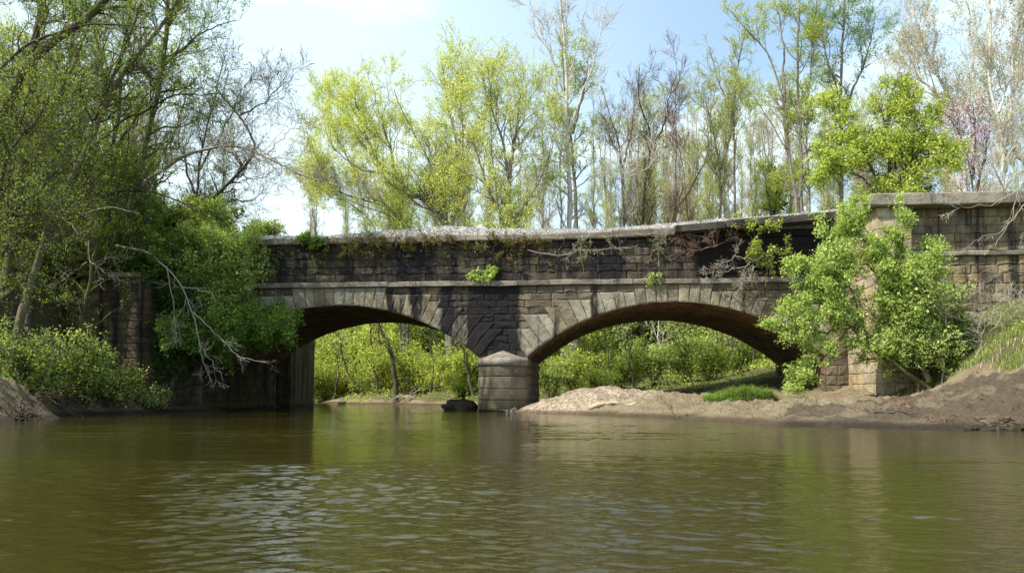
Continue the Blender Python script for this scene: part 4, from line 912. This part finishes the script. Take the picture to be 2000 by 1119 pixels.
LTREE('background tree with light green leaves behind the arching pale tree', 9, [[(300, 480), (305, 350), (298, 220), (310, 90)], [(303, 330), (350, 240), (370, 150)], [(302, 350), (250, 250), (240, 150)]], [(.18, .04), (.1, .03), (.1, .03)], B_GREY, L_FRESH, 73, lsize=.12, lpm=4)

# --- left bank: undergrowth
def SH(label, px, d, w, h, seed, lm, **k):
    b = at_ground(px, d); return shrub(label, b, w, h, seed, lm, **k)
shrub('big bright green shrub hanging over the left end of the bridge wall', (-19.4, -1.2, 3.6), 4.6, 5.6, 81, L_FRESH, lpm=13, lsize=.12, ns=18, r=.05, lean=(1.3, -.4), droop=.5)
shrub('deep green leafy shrub drooping low beside the left arch over the dark wall', (-17.6, -.7, 3.4), 4.4, 1.8, 82, L_MID, lpm=13, lsize=.12, ns=16, lean=(.9, -.3), up=-.10, droop=.6)
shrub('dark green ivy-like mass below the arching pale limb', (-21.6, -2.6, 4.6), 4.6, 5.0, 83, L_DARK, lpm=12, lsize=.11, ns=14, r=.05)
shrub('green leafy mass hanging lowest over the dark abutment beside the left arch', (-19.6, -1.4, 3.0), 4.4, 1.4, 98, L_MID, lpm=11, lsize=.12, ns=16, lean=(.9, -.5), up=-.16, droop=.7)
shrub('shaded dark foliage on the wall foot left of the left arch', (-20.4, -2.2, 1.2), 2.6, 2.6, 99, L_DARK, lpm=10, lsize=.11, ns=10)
shrub('bright shrub crowning the left end of the parapet, its top against the sky', (-18.9, -.6, 6.4), 3.2, 3.2, 97, L_FRESH, lpm=12, lsize=.12, ns=12, r=.04, lean=(.6, 0))
SH('bright sunlit shrub in front of the left stone pilaster', 165, 32.5, 3.4, 3.2, 85, L_FRESH, lpm=5.5, lsize=.11, ns=8)
SH('low bright green shrub on the bank edge below the left pilaster', 215, 33.5, 3.4, 1.9, 86, L_LIME, lpm=4, lsize=.10, ns=7)
SH('green shrub at the left picture edge above the bare dirt bank', 35, 29.5, 3.6, 3.0, 87, L_FRESH, lpm=4.5, lsize=.10, ns=7)
SH('yellow-green shrub between the pale leaning trunk and the left pilaster', 110, 36, 4.0, 4.8, 88, L_LIME, lpm=5, lsize=.09, ns=9)
SH('olive shrub behind the pale leaning trunk at the left edge', 20, 35, 4.4, 5.0, 89, L_OLIVE, lpm=10, lsize=.09, ns=9)
SH('dark olive thicket on the slope above the left pilaster', 190, 39.5, 5.0, 6.0, 90, L_DARK, lpm=9, lsize=.10, ns=10)
SH('shaded green thicket high on the left embankment at the picture edge', 60, 42, 6.0, 5.5, 91, L_MID, lpm=9, lsize=.11, ns=10)
shrub('mid-green thicket on the left embankment under the mossy trunk', (-24.5, 4.5, 8.4), 5.0, 4.0, 92, L_MID, lpm=9, lsize=.11, ns=10)
SH('small green sprig shrub at the foot of the left pilaster side', 290, 36, 1.8, 1.2, 93, L_FRESH, lpm=10, lsize=.08, ns=6)
shrub('bushy light green shrub poking above the coping at the left end of the bridge', (-17.6, 1.6, 8.9), 2.4, 1.3, 94, L_FRESH, lpm=10, lsize=.10, ns=7)
SH('large dark thicket filling the left edge of the embankment', -60, 38, 6.5, 7.5, 95, L_DARK, lpm=9, lsize=.11, ns=10)

def branch_obj(name, label, cat, stems, radii, bm, seed, lm=None, **k):
    kw = dict(l1=(6, .15, 1, (.3, .9), (.5, 1.7), -.01), l2=3, l2len=(.3, 1.0), l3=1.5, l3len=(.15, .5), lpm=0, twig=.005, wob=.04, up=0, wobb=.16); kw.update(k)
    return make_tree(name, label, cat, stems, bm, lm, seed, radii=radii, **kw)
S = lambda pts, Y: np.array([at(a[0], a[1], Y + (a[2] if len(a) > 2 else 0)) for a in pts])
branch_obj('dead_branch', 'pale dead branch hanging down over the dark wall left of the left arch', 'dead branch',
  [S([(225, 480, 0), (290, 492), (325, 520), (355, 560), (378, 610), (388, 670), (400, 715), (415, 745)], -5), S([(325, 520), (340, 600), (345, 680)], -5.1), S([(378, 610), (420, 650), (470, 700), (520, 705)], -5), S([(355, 560), (410, 570), (440, 610)], -4.9), S([(388, 670), (430, 730), (440, 745)], -5)],
  [(.05, .012), (.025, .008), (.025, .008), (.025, .006), (.02, .006)], B_DEAD, 101)
branch_obj('dead_branch', 'thin pale dead branch with an upright stub above the left pilaster', 'dead branch',
  [S([(173, 470), (174, 510), (190, 522), (220, 540), (250, 552)], -6.5), S([(190, 522), (215, 500), (240, 512)], -6.5), S([(170, 512), (130, 540), (90, 570)], -6.5)], [(.04, .012), (.02, .008), (.02, .006)], B_DEAD, 102)
branch_obj('dead_branch', 'long thin bare branch sweeping across the left bank thicket', 'dead branch', [S([(-20, 372), (40, 385), (100, 405), (165, 420), (215, 400), (270, 420)], -9), S([(100, 405), (140, 440), (170, 480)], -9)], [(.04, .01), (.02, .008)], B_DEAD, 103)

# --- right bank: foreground maple-like shrub leaning over the abutment
big = make_tree('leaning_shrub_tree', 'large bright green leafy shrub leaning left across the right abutment', 'shrub',
  [stem_px(s, -6.2, i == 0) for i, s in enumerate([[(1826, 762), (1770, 730), (1705, 680), (1640, 620), (1570, 600), (1520, 640)], [(1815, 745), (1790, 690), (1745, 570), (1700, 490), (1660, 430)], [(1745, 570), (1700, 520), (1620, 500), (1560, 540)],
     [(1690, 668), (1640, 690), (1590, 720), (1560, 745)], [(1700, 675), (1660, 560), (1620, 470), (1600, 440)], [(1780, 650), (1770, 560), (1760, 480), (1765, 415)], [(1760, 600), (1800, 540), (1815, 500)], [(1745, 570), (1690, 440), (1680, 410)], [(1640, 620), (1600, 560), (1545, 520)], [(1660, 640), (1600, 650), (1530, 640)], [(1700, 675), (1650, 620), (1590, 590)], [(1660, 560), (1600, 560), (1550, 570)], [(1720, 520), (1650, 450), (1630, 425)]])],
  B_MOSS, L_FRESH, 111, radii=[(.11, .02), (.11, .02), (.05, .01), (.04, .01), (.05, .01), (.05, .01), (.04, .01), (.04, .01), (.04, .01), (.04, .01), (.04, .01), (.035, .01), (.035, .01)], k0=24, wob=.06,
  l1=(9, .25, 1, (.4, 1.1), (.6, 1.5), .03), l2=5, l2len=(.3, .8), l3=4, l3len=(.15, .4), lpm=18, lsize=.10, spread=.08, twig=.005, droop=.3, dens=(2.2, 2.3))
shrub('darker green dense shrub right of the leaning one, against the stone wall', at_ground(1795, 34.4), 2.4, 6.0, 112, L_FRESH, lpm=9, lean=(-.5, 0), lsize=.11, ns=10, r=.04)
shrub('small green shrub in the corner between grass slope and wall', at_ground(1868, 34.5), 1.6, 2.6, 113, L_MID, lpm=11, lsize=.09, ns=7)
branch_obj('bare_sapling', 'thin bare stem standing right of the green shrubs before the wall', 'sapling', [S([(1840, 755), (1842, 690), (1850, 640), (1848, 560)], -6.5), S([(1848, 650), (1870, 660), (1905, 675)], -6.5)], [(.025, .008), (.02, .008)], B_DEAD, 114, l1=(9, .2, 1, (.4, 1.0), (.4, 1.2), .05))
branch_obj('overhanging_branch', 'pale bare branches hanging into view at the right edge, before the wall', 'tree branch',
  [S([(2080, 250), (2010, 330), (1990, 370), (1975, 430), (1945, 480)], -12), S([(2060, 290), (1990, 340), (1930, 390), (1870, 380), (1825, 355)], -12), S([(1990, 370), (1940, 400), (1890, 405), (1850, 395)], -12.1), S([(2010, 330), (1950, 350), (1900, 340), (1860, 300)], -12), S([(2000, 400), (1960, 450), (1900, 470), (1890, 485)], -12.2), S([(2050, 350), (2010, 430), (1990, 480)], -12), S([(2060, 250), (2000, 260), (1950, 290)], -12.3)],
  [(.026, .006), (.024, .005), (.018, .004), (.018, .004), (.015, .004), (.018, .004), (.014, .004)], B_DEAD, 115, l1=(5, .2, 1, (.3, .9), (.4, 1.3), .0), l2=3, l2len=(.2, .6), l3=2)
for i, (pts, lab) in enumerate([([(1905, 700), (1925, 640), (1950, 590), (1990, 560)], 'pale dry brush on the grass slope, leaning up to the right edge'), ([(1985, 700), (1960, 640), (1925, 610), (1880, 625)], 'pale dry brush on the grass slope, leaning left toward the wall'), ([(2010, 640), (1980, 600), (1960, 575), (1900, 575)], 'pale tangled dry brush at the top of the grass slope by the picture edge')]):
    q = [at(a, b_, -7) for a, b_ in pts]; branch_obj('dry_brush', lab, 'dry brush', [np.array(q), np.array([q[0], q[1] + [.3, -.3, .2], q[2] + [.6, -.2, .1]])], [(.02, .006)] * 2, B_DEAD, 120 + i, l1=(10, .05, 1, (.4, 1.1), (.4, 1.2), 0), l2=4, group=None)
branch_obj('twig_sapling', 'small bare twiggy sapling at the water edge below the gravel bar', 'sapling', [S([(1322, 822), (1322, 790), (1318, 765)], -11), S([(1322, 815), (1300, 790), (1290, 775)], -11), S([(1322, 815), (1335, 790), (1345, 780)], -11)], [(.010, .004)] * 3, B_RED, 125, l1=(6, .1, 1, (.4, .9), (.15, .4), .02), l2=3, l2len=(.08, .2), l3=1, twig=.003)

# --- growth on the bridge face
branch_obj('wall_shrub', 'bare reddish-brown shrub growing from the parapet under the slab', 'shrub', [S([(1390, 470), (1370, 462), (1340, 458), (1312, 470)], -.6), S([(1395, 475), (1385, 455), (1350, 445)], -.7), S([(1400, 480), (1360, 490), (1320, 500)], -.7), S([(1400, 478), (1400, 455), (1420, 440)], -.6), S([(1400, 480), (1420, 470), (1440, 470)], -.6)], [(.03, .008)] * 5, B_RED, 131, l1=(8, .1, 1, (.4, 1.1), (.3, .9), .02), l2=5, l2len=(.2, .5), l3=3)
branch_obj('wall_shrub', 'pale bare shrub hanging from the string course above the right arch', 'shrub', [S([(1490, 500), (1455, 520), (1420, 530), (1370, 535)], -.7), S([(1490, 500), (1460, 545), (1440, 560)], -.7), S([(1480, 510), (1440, 500), (1400, 520)], -.8), S([(1470, 515), (1475, 550), (1480, 560)], -.7)], [(.03, .008)] * 4, B_DEAD, 132, l1=(8, .1, 1, (.4, 1.1), (.3, .9), -.02), l2=5, l2len=(.2, .5), l3=3)
SAP = dict(l1=(7, .4, 1, (.5, 1.2), (.3, .8), .04), l2=5, l2len=(.2, .5), l3=4, l3len=(.1, .3), lpm=16, lsize=.09, spread=.05)
branch_obj('wall_sapling', 'yellow-green sapling in front of the slab, higher of the two small leafy ones', 'sapling', [S([(1468, 560), (1470, 500), (1472, 455), (1480, 435)], -.9), S([(1471, 470), (1450, 440), (1440, 430)], -.95), S([(1471, 470), (1500, 440), (1522, 430)], -.9)], [(.03, .01), (.015, .006), (.015, .006)], B_MOSS, 133, L_LIME, **SAP)
branch_obj('wall_sapling', 'yellow-green sapling lower on the shaded wall beside the big leaning shrub', 'sapling', [S([(1495, 560), (1498, 520), (1505, 490)], -1.0), S([(1497, 520), (1475, 495), (1465, 490)], -1.0), S([(1497, 515), (1525, 490), (1540, 478)], -1.0)], [(.03, .01), (.015, .006), (.015, .006)], B_MOSS, 134, L_LIME, **SAP)
def vine(label, px0, px1, py0, py1, n, seed, lm, bm=B_RED, lpm=7, ls=.08, down=(.3, 1.6)):
    rng = np.random.default_rng(seed); st = []
    for i in range(n):
        px = rng.uniform(px0, px1); a = at(px, py0 + rng.normal(0, 3), -.30); ln = rng.uniform(*down); k = 9
        q = [a + [0, .12, .03]]; d = np.array([rng.normal(0, .5), 0, -1.0])
        for j in range(k): d = unit(d + np.array([rng.normal(0, .35), 0, rng.normal(0, .2)])); q.append(q[-1] + d * ln / k * [1, 0, 1]); q[-1][1] = -.30 + rng.normal(0, .03) if q[-1][2] > ZP - .1 else -.07 + rng.normal(0, .02)
        st.append(np.array(q))
    return make_tree('creeper', label, 'creeper', st, bm, lm, seed, radii=[(.012, .005)] * n, k0=16, wob=.01, l1=(4, .1, 1, (.4, 1.2), (.15, .5), -.03), l2=3, l2len=(.1, .3), l3=2, l3len=(.05, .15), lpm=lpm * 2.2, lsize=ls * 1.2, spread=.05, twig=.004, crown='foliage', dens=(1.5, 1.3))
vine('rust and yellow-green creeper trailing over the coping at the left end', 640, 760, 458, 0, 26, 141, L_RUST)
vine('brown and yellow creeper hanging from the coping over the left arch', 765, 905, 457, 0, 22, 142, L_RUST)
vine('sparse creeper hanging on the parapet above the pier', 905, 1060, 456, 0, 18, 143, L_RUST, down=(.4, 2.3))
vine('small green plant clump on the string course above the pier', 925, 965, 527, 0, 8, 144, L_FRESH, lpm=16, ls=.12, down=(.2, .6))
vine('thin dry creeper strands on the parapet above the left side of the right arch', 1080, 1180, 458, 0, 8, 145, L_OLIVE, B_DEAD, 3, .07, (.8, 2.2))
vine('dry stringy creeper with few leaves below the coping joint step', 1190, 1330, 455, 0, 10, 146, L_OLIVE, B_DEAD, 2.5, .07, (.5, 2.0))
vine('faint dark creeper on the parapet at the far left of the wall', 545, 640, 470, 0, 8, 147, L_OLIVE, B_DARK, 5, .07, (.5, 2.0))
vine('tiny bright green tuft on the string course over the crown of the right arch', 1270, 1300, 540, 0, 5, 148, L_FRESH, lpm=14, ls=.08, down=(.1, .25))
vine('tuft of green leaves on the coping at the left end of the bridge', 590, 625, 462, 0, 7, 149, L_MID, lpm=16, ls=.1, down=(.1, .5))
q = S([(1030, 488), (1060, 497), (1100, 498), (1140, 488), (1180, 486), (1220, 486), (1245, 478)], -.35); branch_obj('dry_vine', 'long thin bare vine running along the parapet right of the pier', 'vine', [q], [(.018, .008)], B_DEAD, 150, l1=(14, .02, 1, (.4, 1.2), (.2, .7), -.03), l2=3, l2len=(.1, .3), l3=1)

# ---- ground cover that nobody could count
def blades(mb, P3, h, w_, rng, lean=.35):
    n = len(P3); a = rng.uniform(0, 6.28, n); d = np.stack([np.cos(a), np.sin(a), 0 * a], -1); s = np.stack([-np.sin(a), np.cos(a), 0 * a], -1) * w_; H = h * rng.uniform(.5, 1.2, (n, 1))
    tp = P3 + [0, 0, 1] * H + d * H * rng.uniform(.1, lean * 2, (n, 1)); md = P3 + [0, 0, .6] * H + d * H * .15
    mb.add(np.stack([P3 - s, P3 + s, md + s * .8, md - s * .8], 1), np.arange(n)[:, None] * 4 + np.arange(4)[None]); o_ = np.arange(n)[:, None] * 3
    mb.add(np.stack([md - s * .8, md + s * .8, tp], 1), t=o_ + np.arange(3)[None])
def scatter(x0, x1, y0, y1, n, cond, rng):
    x = rng.uniform(x0, x1, n); y = rng.uniform(y0, y1, n); z = height(x, y); k = cond(x, y, z); return np.stack([x, y, z], -1)[k]
rg = np.random.default_rng(9)
ls = np.array(at(1860, 752, -9)); 
mb = MB(); pts = scatter(11, 26, -17, -4, 70000, lambda x, y, z: (y > np.interp(x, crest[:, 0], crest[:, 1]) + .35 + .4 * fbm(x, y, 2, 4)) & (x > crest[5, 0] + 1.0) & (fbm(x * .8, y * .8, 3, 41) > -.35), rg); blades(mb, pts, .26, .012, rg)
tag(mb.build('grass', L_GRASS), kind='stuff')
mb = MB(); c0 = at_ground(1445, 34.5); n = 5200; a = rg.uniform(0, 6.28, n); rr = np.sqrt(rg.random(n)); x = c0[0] + 1.55 * rr * np.cos(a); y = c0[1] + .8 * rr * np.sin(a); pts = np.stack([x, y, height(x, y) + .26 * (1 - rr ** 2) * (1 + .6 * fbm(x * 1.5, y * 1.5, 2, 6))], -1)
blades(mb, pts[:2600], .42, .013, rg, .9); blades(mb, pts[2600:], .26, .016, rg, 1.4); tt = thing('grass_tuft', 'bright green mound of grass on the sandy bar under the right arch', 'grass tuft', c0); o_ = mb.build('foliage', L_TUFT, tt); o_.location = [-v for v in c0]
for i, (px, d, s, lab) in enumerate([(1530, 34.5, .5, 'small olive grass tuft right of the bright grass mound'), (1575, 36, .45, 'low tuft of weeds at the foot of the right abutment'), (1660, 33.5, .3, 'tiny weed tuft on the sand before the lit pilaster')]):
    b = at_ground(px, d); n = 500; a = rg.uniform(0, 6.28, n); rr = np.sqrt(rg.random(n)) * s; x = b[0] + rr * np.cos(a); y = b[1] + rr * np.sin(a); mb = MB(); blades(mb, np.stack([x - b[0], y - b[1], height(x, y) - b[2]], -1), .25, .012, rg, .5)
    tt = thing('weed_tuft', lab, 'weeds', b); mb.build('foliage', L_TUFT if i != 0 else L_OLIVE, tt)
mb = MB(); pts = scatter(-40, -17, -30, 9, 60000, lambda x, y, z: (z > 1.25 + .4 * fbm(x, y, 2, 4)) & ~((x > -23) & (y > -5)), rg); pts[:, 2] += np.abs(rg.normal(0, .22, len(pts))); leaf_quads(rg, mb, pts, .11)
tag(mb.build('undergrowth', L_MID), kind='stuff')
mb = MB(); pts = scatter(-45, 40, 8.5, 70, 190000, lambda x, y, z: (z > np.where(x < -3, .3, .75) + .4 * fbm(x * .4, y * .4, 3, 4)) & (fbm(x * .3, y * .3, 3, 14) > -.15), rg); pts = pts[rg.random(len(pts)) < np.clip(.55 + 1.6 * fbm(pts[:, 0] * .7, pts[:, 1] * .7, 3, 77), .03, 1)]; pts[:, 2] += np.abs(rg.normal(0, .3, len(pts))); leaf_quads(rg, mb, pts, .15)
tag(mb.build('forest_undergrowth', L_LIME), kind='stuff')
mb = MB(); pts = scatter(14, 34, -14, -4, 9000, lambda x, y, z: (z > 2.4), rg); pts[:, 2] += np.abs(rg.normal(0, .15, len(pts))); leaf_quads(rg, mb, pts, .09); tag(mb.build('slope_undergrowth', L_FRESH), kind='stuff')
# gravel on the bar
mb = MB(); x = rg.normal(gc[0] - 1.2, 2.6, 5200); y = rg.normal(gc[1] + .2, 2.4, 5200); z = height(x, y); k = z > .02; pq = np.stack([x, y, z + .004], -1)[k]; pebbles(mb, pq[:3400], .018); pebbles(mb, pq[3400:], .034)
M_PEB = gravel_mat('river_pebbles', (0.42, 0.34, 0.25), (0.20, 0.15, 0.10), .12); tag(mb.build('gravel', M_PEB), kind='stuff')
mb = MB(); pts = scatter(3, 16, -26, -2, 5200, lambda x, y, z: z > .02, rg); pebbles(mb, pts[:3800], .025); pebbles(mb, pts[3800:], .055); pts = scatter(-24, -14, -24, -4, 2600, lambda x, y, z: (z > .02) & (z < 2), rg); pebbles(mb, pts, .03); tag(mb.build('bank_debris', stone_mat('debris', [(.12, .085, .06), (.3, .22, .14)], .1)), kind='stuff')

# ---- driftwood, stump, root clods
def lump(name, label, cat, c, size, seed, m_, sub=24, rough=.35):
    """irregular eroded lump"""
    mb = MB(); u = np.linspace(0, 2 * math.pi, sub + 1)[:-1]; v_ = np.linspace(-.5 * math.pi, .5 * math.pi, sub // 2 + 1); U, Vv = np.meshgrid(u, v_)
    nx_, ny_, nz_ = np.cos(U) * np.cos(Vv), np.sin(U) * np.cos(Vv), np.sin(Vv)
    r_ = 1 + rough * fbm(nx_ * 2.2 + seed + nz_, ny_ * 2.2 + nz_ * 1.7, 4, seed) * 1.6
    V = np.stack([nx_ * r_ * size[0], ny_ * r_ * size[1], nz_ * r_ * size[2]], -1); i = np.arange(sub // 2)[:, None] * sub + np.arange(sub)[None]; j = np.arange(sub // 2)[:, None] * sub + (np.arange(sub)[None] + 1) % sub
    mb.add(V, np.stack([i, j, j + sub, i + sub], -1)); o = mb.build(name, m_, smooth=True); o.location = [float(q) for q in c]; return tag(o, label, cat)
def log(name, label, cat, pts, r0, r1, bm, seed, root=False):
    rng = np.random.default_rng(seed); P0 = resample(np.array(pts), 20, rng, .03)[None]; R0 = (r0 + (r1 - r0) * np.linspace(0, 1, 20)[None]) * (1 + rng.normal(0, .06, (1, 20))); base = P0[0, 0].copy(); P0 = P0 - base
    P0 = np.concatenate([P0[:, :1], P0, P0[:, -1:]], 1); R0 = np.concatenate([R0[:, :1] * .02, R0, R0[:, -1:] * .02], 1)
    mb = MB(); tubes(mb, P0, R0, 9); p1, r1_ = spawn(rng, P0, R0, 4, .2, .95, (.5, 1.2), (.2, .7), 6, .25, 0, .4); tubes(mb, p1, r1_, 5); o = mb.build(name, bm, smooth=True); o.location = [float(q) for q in base]; return tag(o, label, cat)
def og(px, py, d, dz=0): 
    p = at(px, py, d - 40); return np.array([p[0], p[1], ground_z(p[0], p[1]) + dz])
log('driftwood_log', 'pale weathered driftwood log lying on the sandy bar right of the pier', 'driftwood', [og(1150, 800, 34.9, .05), og(1190, 797, 34.9, .1), og(1225, 795, 35.1, .09), og(1262, 793, 35.4, .05)], .11, .05, bark('driftwood', (.30, .22, .14), (.46, .36, .25), (.5, .4, .3)), 3)
lump('stump', 'dark wet stump at the far water edge just left of the pier', 'stump', onz(897, 795, .15), (.85, .5, .42), 4, B_DARK)
def roots(name, label, cat, c, n, ln, seed, bm, r=.02):
    rng = np.random.default_rng(seed); base = np.array(c); P0 = []
    for i in range(n):
        a = rng.uniform(0, 6.28); q = [np.zeros(3) + rng.normal(0, .15, 3) * [1, 1, .3]]; d = np.array([math.cos(a), math.sin(a), rng.uniform(-.1, .5)])
        for j in range(7): d = unit(d + rng.normal(0, .35, 3) - [0, 0, .12]); q.append(q[-1] + d * ln * rng.uniform(.6, 1) / 7)
        P0.append(q)
    P0 = np.array(P0); mb = MB(); tubes(mb, P0, r * np.linspace(1, .3, 8)[None].repeat(n, 0), 5); o = mb.build(name, bm, smooth=True); o.location = [float(q) for q in base]; return tag(o, label, cat)
roots('root_tangle', 'dark tangle of roots and debris at the water edge in the lower left', 'roots', onz(35, 812, .15), 90, 1.1, 5, B_DARK, .022)
roots('root_tangle', 'tangle of exposed roots on the eroded left bank below the sunlit shrubs', 'roots', og(150, 770, 33, .1), 40, 1.0, 6, B_DEAD, .015)
roots('root_tangle', 'bare twigs snagged at the foot of the pier by the gravel bar', 'roots', onz(1000, 802, .08), 16, .8, 7, B_DEAD, .012)
roots('root_tangle', 'small exposed roots on the muddy right bank near the picture edge', 'roots', og(1830, 815, 22, .02), 16, .45, 8, B_RED, .012)
roots('root_tangle', 'pale roots hanging from the far bank under the left arch', 'roots', og(795, 778, 66, .4), 30, 1.6, 10, B_DEAD, .03)
M_CLOD = stone_mat('bank_clod', [(.15, .10, .06), (.22, .155, .10), (.12, .08, .05)], .1)
for i, (px, py, d, s, lab) in enumerate([(1895, 822, 20.8, .22, 'largest earth clod at the foot of the right bank'), (1868, 830, 20.6, .12, 'small earth clod at the waterline left of the largest clod'), (1940, 815, 20.6, .26, 'broad cracked earth clod on the right bank slope'), (1985, 806, 20.8, .22, 'earth clod at the right picture edge above the water'), (1962, 795, 21.6, .16, 'earth clod higher up near the right picture edge'), (1915, 800, 21.8, .13, 'little earth clod above the largest one')]):
    b = og(px, py, d, -.02); lump('earth_clod', lab, 'clod', b, (s, s * .8, s * .42), 20 + i, M_CLOD, rough=.9)
for i, (px, py, lab) in enumerate([(652, 785, 'pale stone at the far waterline beside the left abutment wall'), (668, 787, 'second pale stone at the far waterline, further from the wall')]):
    b = onz(px, py, .05); lump('river_stone', lab, 'stone', b, (.4, .3, .2), 40 + i, M_COPE)

# ---- thicket behind the left bank trunks
th1 = LTREE('slender leafy tree in the thicket behind the left bank trunks', 10, [[(160, 540), (165, 400), (158, 280), (165, 150)], [(162, 380), (200, 300), (210, 200)]], [(.12, .02), (.07, .02)], B_DARK, L_MID, 201, lsize=.12, lpm=5, l1=(16, .15, 1, (.4, 1.1), (1.5, 3.5), .05))
th2 = LTREE('slender yellow-green tree in the thicket behind the left bank trunks', 11, [[(90, 540), (95, 400), (105, 280), (100, 150)], [(98, 380), (60, 300), (50, 220)]], [(.12, .02), (.07, .02)], B_GREY, L_LIME, 202, lsize=.12, lpm=4, l1=(16, .15, 1, (.4, 1.1), (1.5, 3.5), .05))
GL = 'slender trees of the thicket behind the left bank trunks'; th1['group'] = GL; th2['group'] = GL
rg = np.random.default_rng(31)
for i in range(26):
    px = rg.uniform(-120, 430); d = rg.uniform(44, 66) if i < 18 else rg.uniform(36, 42); px = px if i < 18 else rg.uniform(-120, 200); src = (th1, th2)[i % 2]
    copy_tree(src, at_ground(px, d), rg.uniform(0, 6.28), rg.uniform(.6, 1.0) * (1.0 if px < 330 else .7), src['label'], GL)

rg = np.random.default_rng(19)
mb = MB(); pts = scatter(11, 26, -17, -4, 9000, lambda x, y, z: (y > np.interp(x, crest[:, 0], crest[:, 1]) - .3) & (x > crest[5, 0] + .6), rg); blades(mb, pts, .28, .012, rg, .9); tag(mb.build('dead_grass', L_STRAW), kind='stuff')

for x_, y_, z_, w_, h_, sd, lm_, lab in ((-21.6, -1.6, 6.2, 3.6, 3.4, 301, L_MID, 'mid-green shrub on the wall top between the left pilaster and the bridge'),
    (-24.2, -2.0, 6.1, 4.0, 3.6, 302, L_OLIVE, 'olive shrub growing on the left wing wall above the pilaster'),
    (-27.5, -2.0, 6.1, 4.2, 3.0, 303, L_DARK, 'dark green shrub on the wing wall left of the pilaster'),
    (-20.2, 1.0, 8.9, 3.4, 2.6, 304, L_FRESH, 'bright shrub rising behind the left end of the coping'),
    (-23.5, 3.0, 8.4, 4.6, 3.2, 305, L_DARK, 'dark thicket shrub on the embankment top behind the left wing wall'),
    (-19.9, -2.4, 4.4, 3.0, 2.6, 306, L_DARK, 'dark leafy shrub hanging in the corner behind the dead branch')):
    shrub(lab, (x_, y_, z_), w_, h_, sd, lm_, lpm=10, lsize=.12, ns=12, r=.04)
for i, (px, d, sc_, lab) in enumerate(((1385, 57, .8, 'dull brown bush on the dirt bank behind the bright grass mound'), (905, 59.5, .6, 'dark scrubby bush on the far bank right above the dark stump'), (735, 73, .7, 'scrubby brown bush at the foot of the slim upright trunk on the far bank'), (1165, 54, .6, 'low scrubby bush directly behind the gravel bar crest'))):
    copy_tree(protoD, at_ground(px, d), i * 1.7, sc_, lab, GB)
for px, pts_, Y_, r_, lab in ((0, [(1180, 760), (1188, 700), (1180, 640), (1190, 560)], 15, .07, 'thin dark sapling behind the gravel bar crest in the right arch'), (0, [(1240, 760), (1228, 700), (1236, 640), (1230, 560)], 16.5, .09, 'dark slanting trunk left of the centre bush in the right arch'),
                             (0, [(1480, 750), (1470, 690), (1478, 600)], 20, .10, 'dark trunk near the right springing inside the right arch opening'), (0, [(1395, 755), (1404, 700), (1398, 620)], 19, .07, 'leaning sapling between two bushes right of centre in the right arch'),
                             (0, [(840, 770), (848, 720), (838, 660), (850, 600)], 23.5, .09, 'slender dark trunk right of the middle of the left arch opening'), (0, [(652, 775), (662, 730), (655, 680)], 38, .12, 'dark trunk at the left end of the left arch opening')):
    trunkline(lab, pts_, Y_, r_, seed=int(Y_ * 7 + r_ * 100), lpm=5, lm=L_FRESH)

# ---- more overhanging growth on the left
LTREE('thin dark limb arching right low over the left bank toward the bridge', -5, [[(-40, 500), (40, 450), (140, 400), (240, 372), (330, 380), (400, 420)], [(140, 400), (220, 330), (300, 300)]], [(.11, .02), (.05, .012)], B_DARK, L_MID, 401, lpm=2.5)
LTREE('dark forked tree leaning right in the upper left, between the two mossy trunks', -7, [[(60, 560), (110, 430), (165, 300), (205, 180), (260, 60), (300, -60)], [(165, 300), (250, 230), (360, 180), (450, 190)], [(205, 180), (190, 80), (160, -20)]], [(.17, .05), (.08, .015), (.07, .02)], B_DARK, L_OLIVE, 402, lpm=4)
LTREE('dark drooping tree crossing the top left corner from the left edge', -12, [[(-160, 420), (-80, 250), (0, 130), (90, 60), (200, 40), (330, 70)], [(-80, 250), (20, 240), (110, 270)]], [(.15, .02), (.07, .015)], B_DARK, L_OLIVE, 403, lpm=4)
shrub('leafy green shrub low on the left bank beside the root tangle', at_ground(90, 31), 2.4, 1.5, 404, L_FRESH, lpm=7, lsize=.10, ns=7)
shrub('small pale green shrub on the dirt slope left of the pilaster', at_ground(255, 35.5), 1.8, 1.6, 405, L_LIME, lpm=6, lsize=.09, ns=6)

for i, (px, py, d, n_, ln_, lab) in enumerate(((60, 790, 28, 40, 1.1, 'exposed brown roots on the bare dirt slope in the lower left'), (110, 800, 31, 30, .9, 'brown roots trailing to the waterline left of the low shrubs'), (215, 795, 36, 30, .9, 'roots hanging over the shaded undercut bank below the low shrubs'), (300, 800, 38.5, 24, .8, 'dark roots at the waterline near the left wing wall'),
                                               (1760, 805, 24.5, 22, .7, 'roots lying in the mud below the leaning shrub'), (1960, 812, 21, 26, .6, 'cracked roots in the clods at the right picture edge'))):
    roots('root_tangle', lab, 'roots', og(px, py, d, .06), n_, ln_, 60 + i, (B_RED, B_DARK)[i % 2], .02)
log('fallen_branch', 'thin fallen branch lying on the muddy right bank', 'branch', [og(1700, 818, 23.6, .03), og(1760, 822, 23.2, .05), og(1815, 826, 22.6, .04)], .03, .012, B_DARK, 71)
log('fallen_branch', 'fallen branch sloping into the water from the lower left bank', 'branch', [og(95, 770, 31, .1), og(140, 795, 31, .06), onz(180, 818, -.08)], .04, .02, B_DARK, 72)
log('fallen_branch', 'dark snag lying at the foot of the dirt bank by the bright grass mound', 'branch', [og(1530, 800, 28.5, .04), og(1580, 797, 28.6, .07), og(1640, 800, 28, .04)], .04, .015, B_DARK, 73)
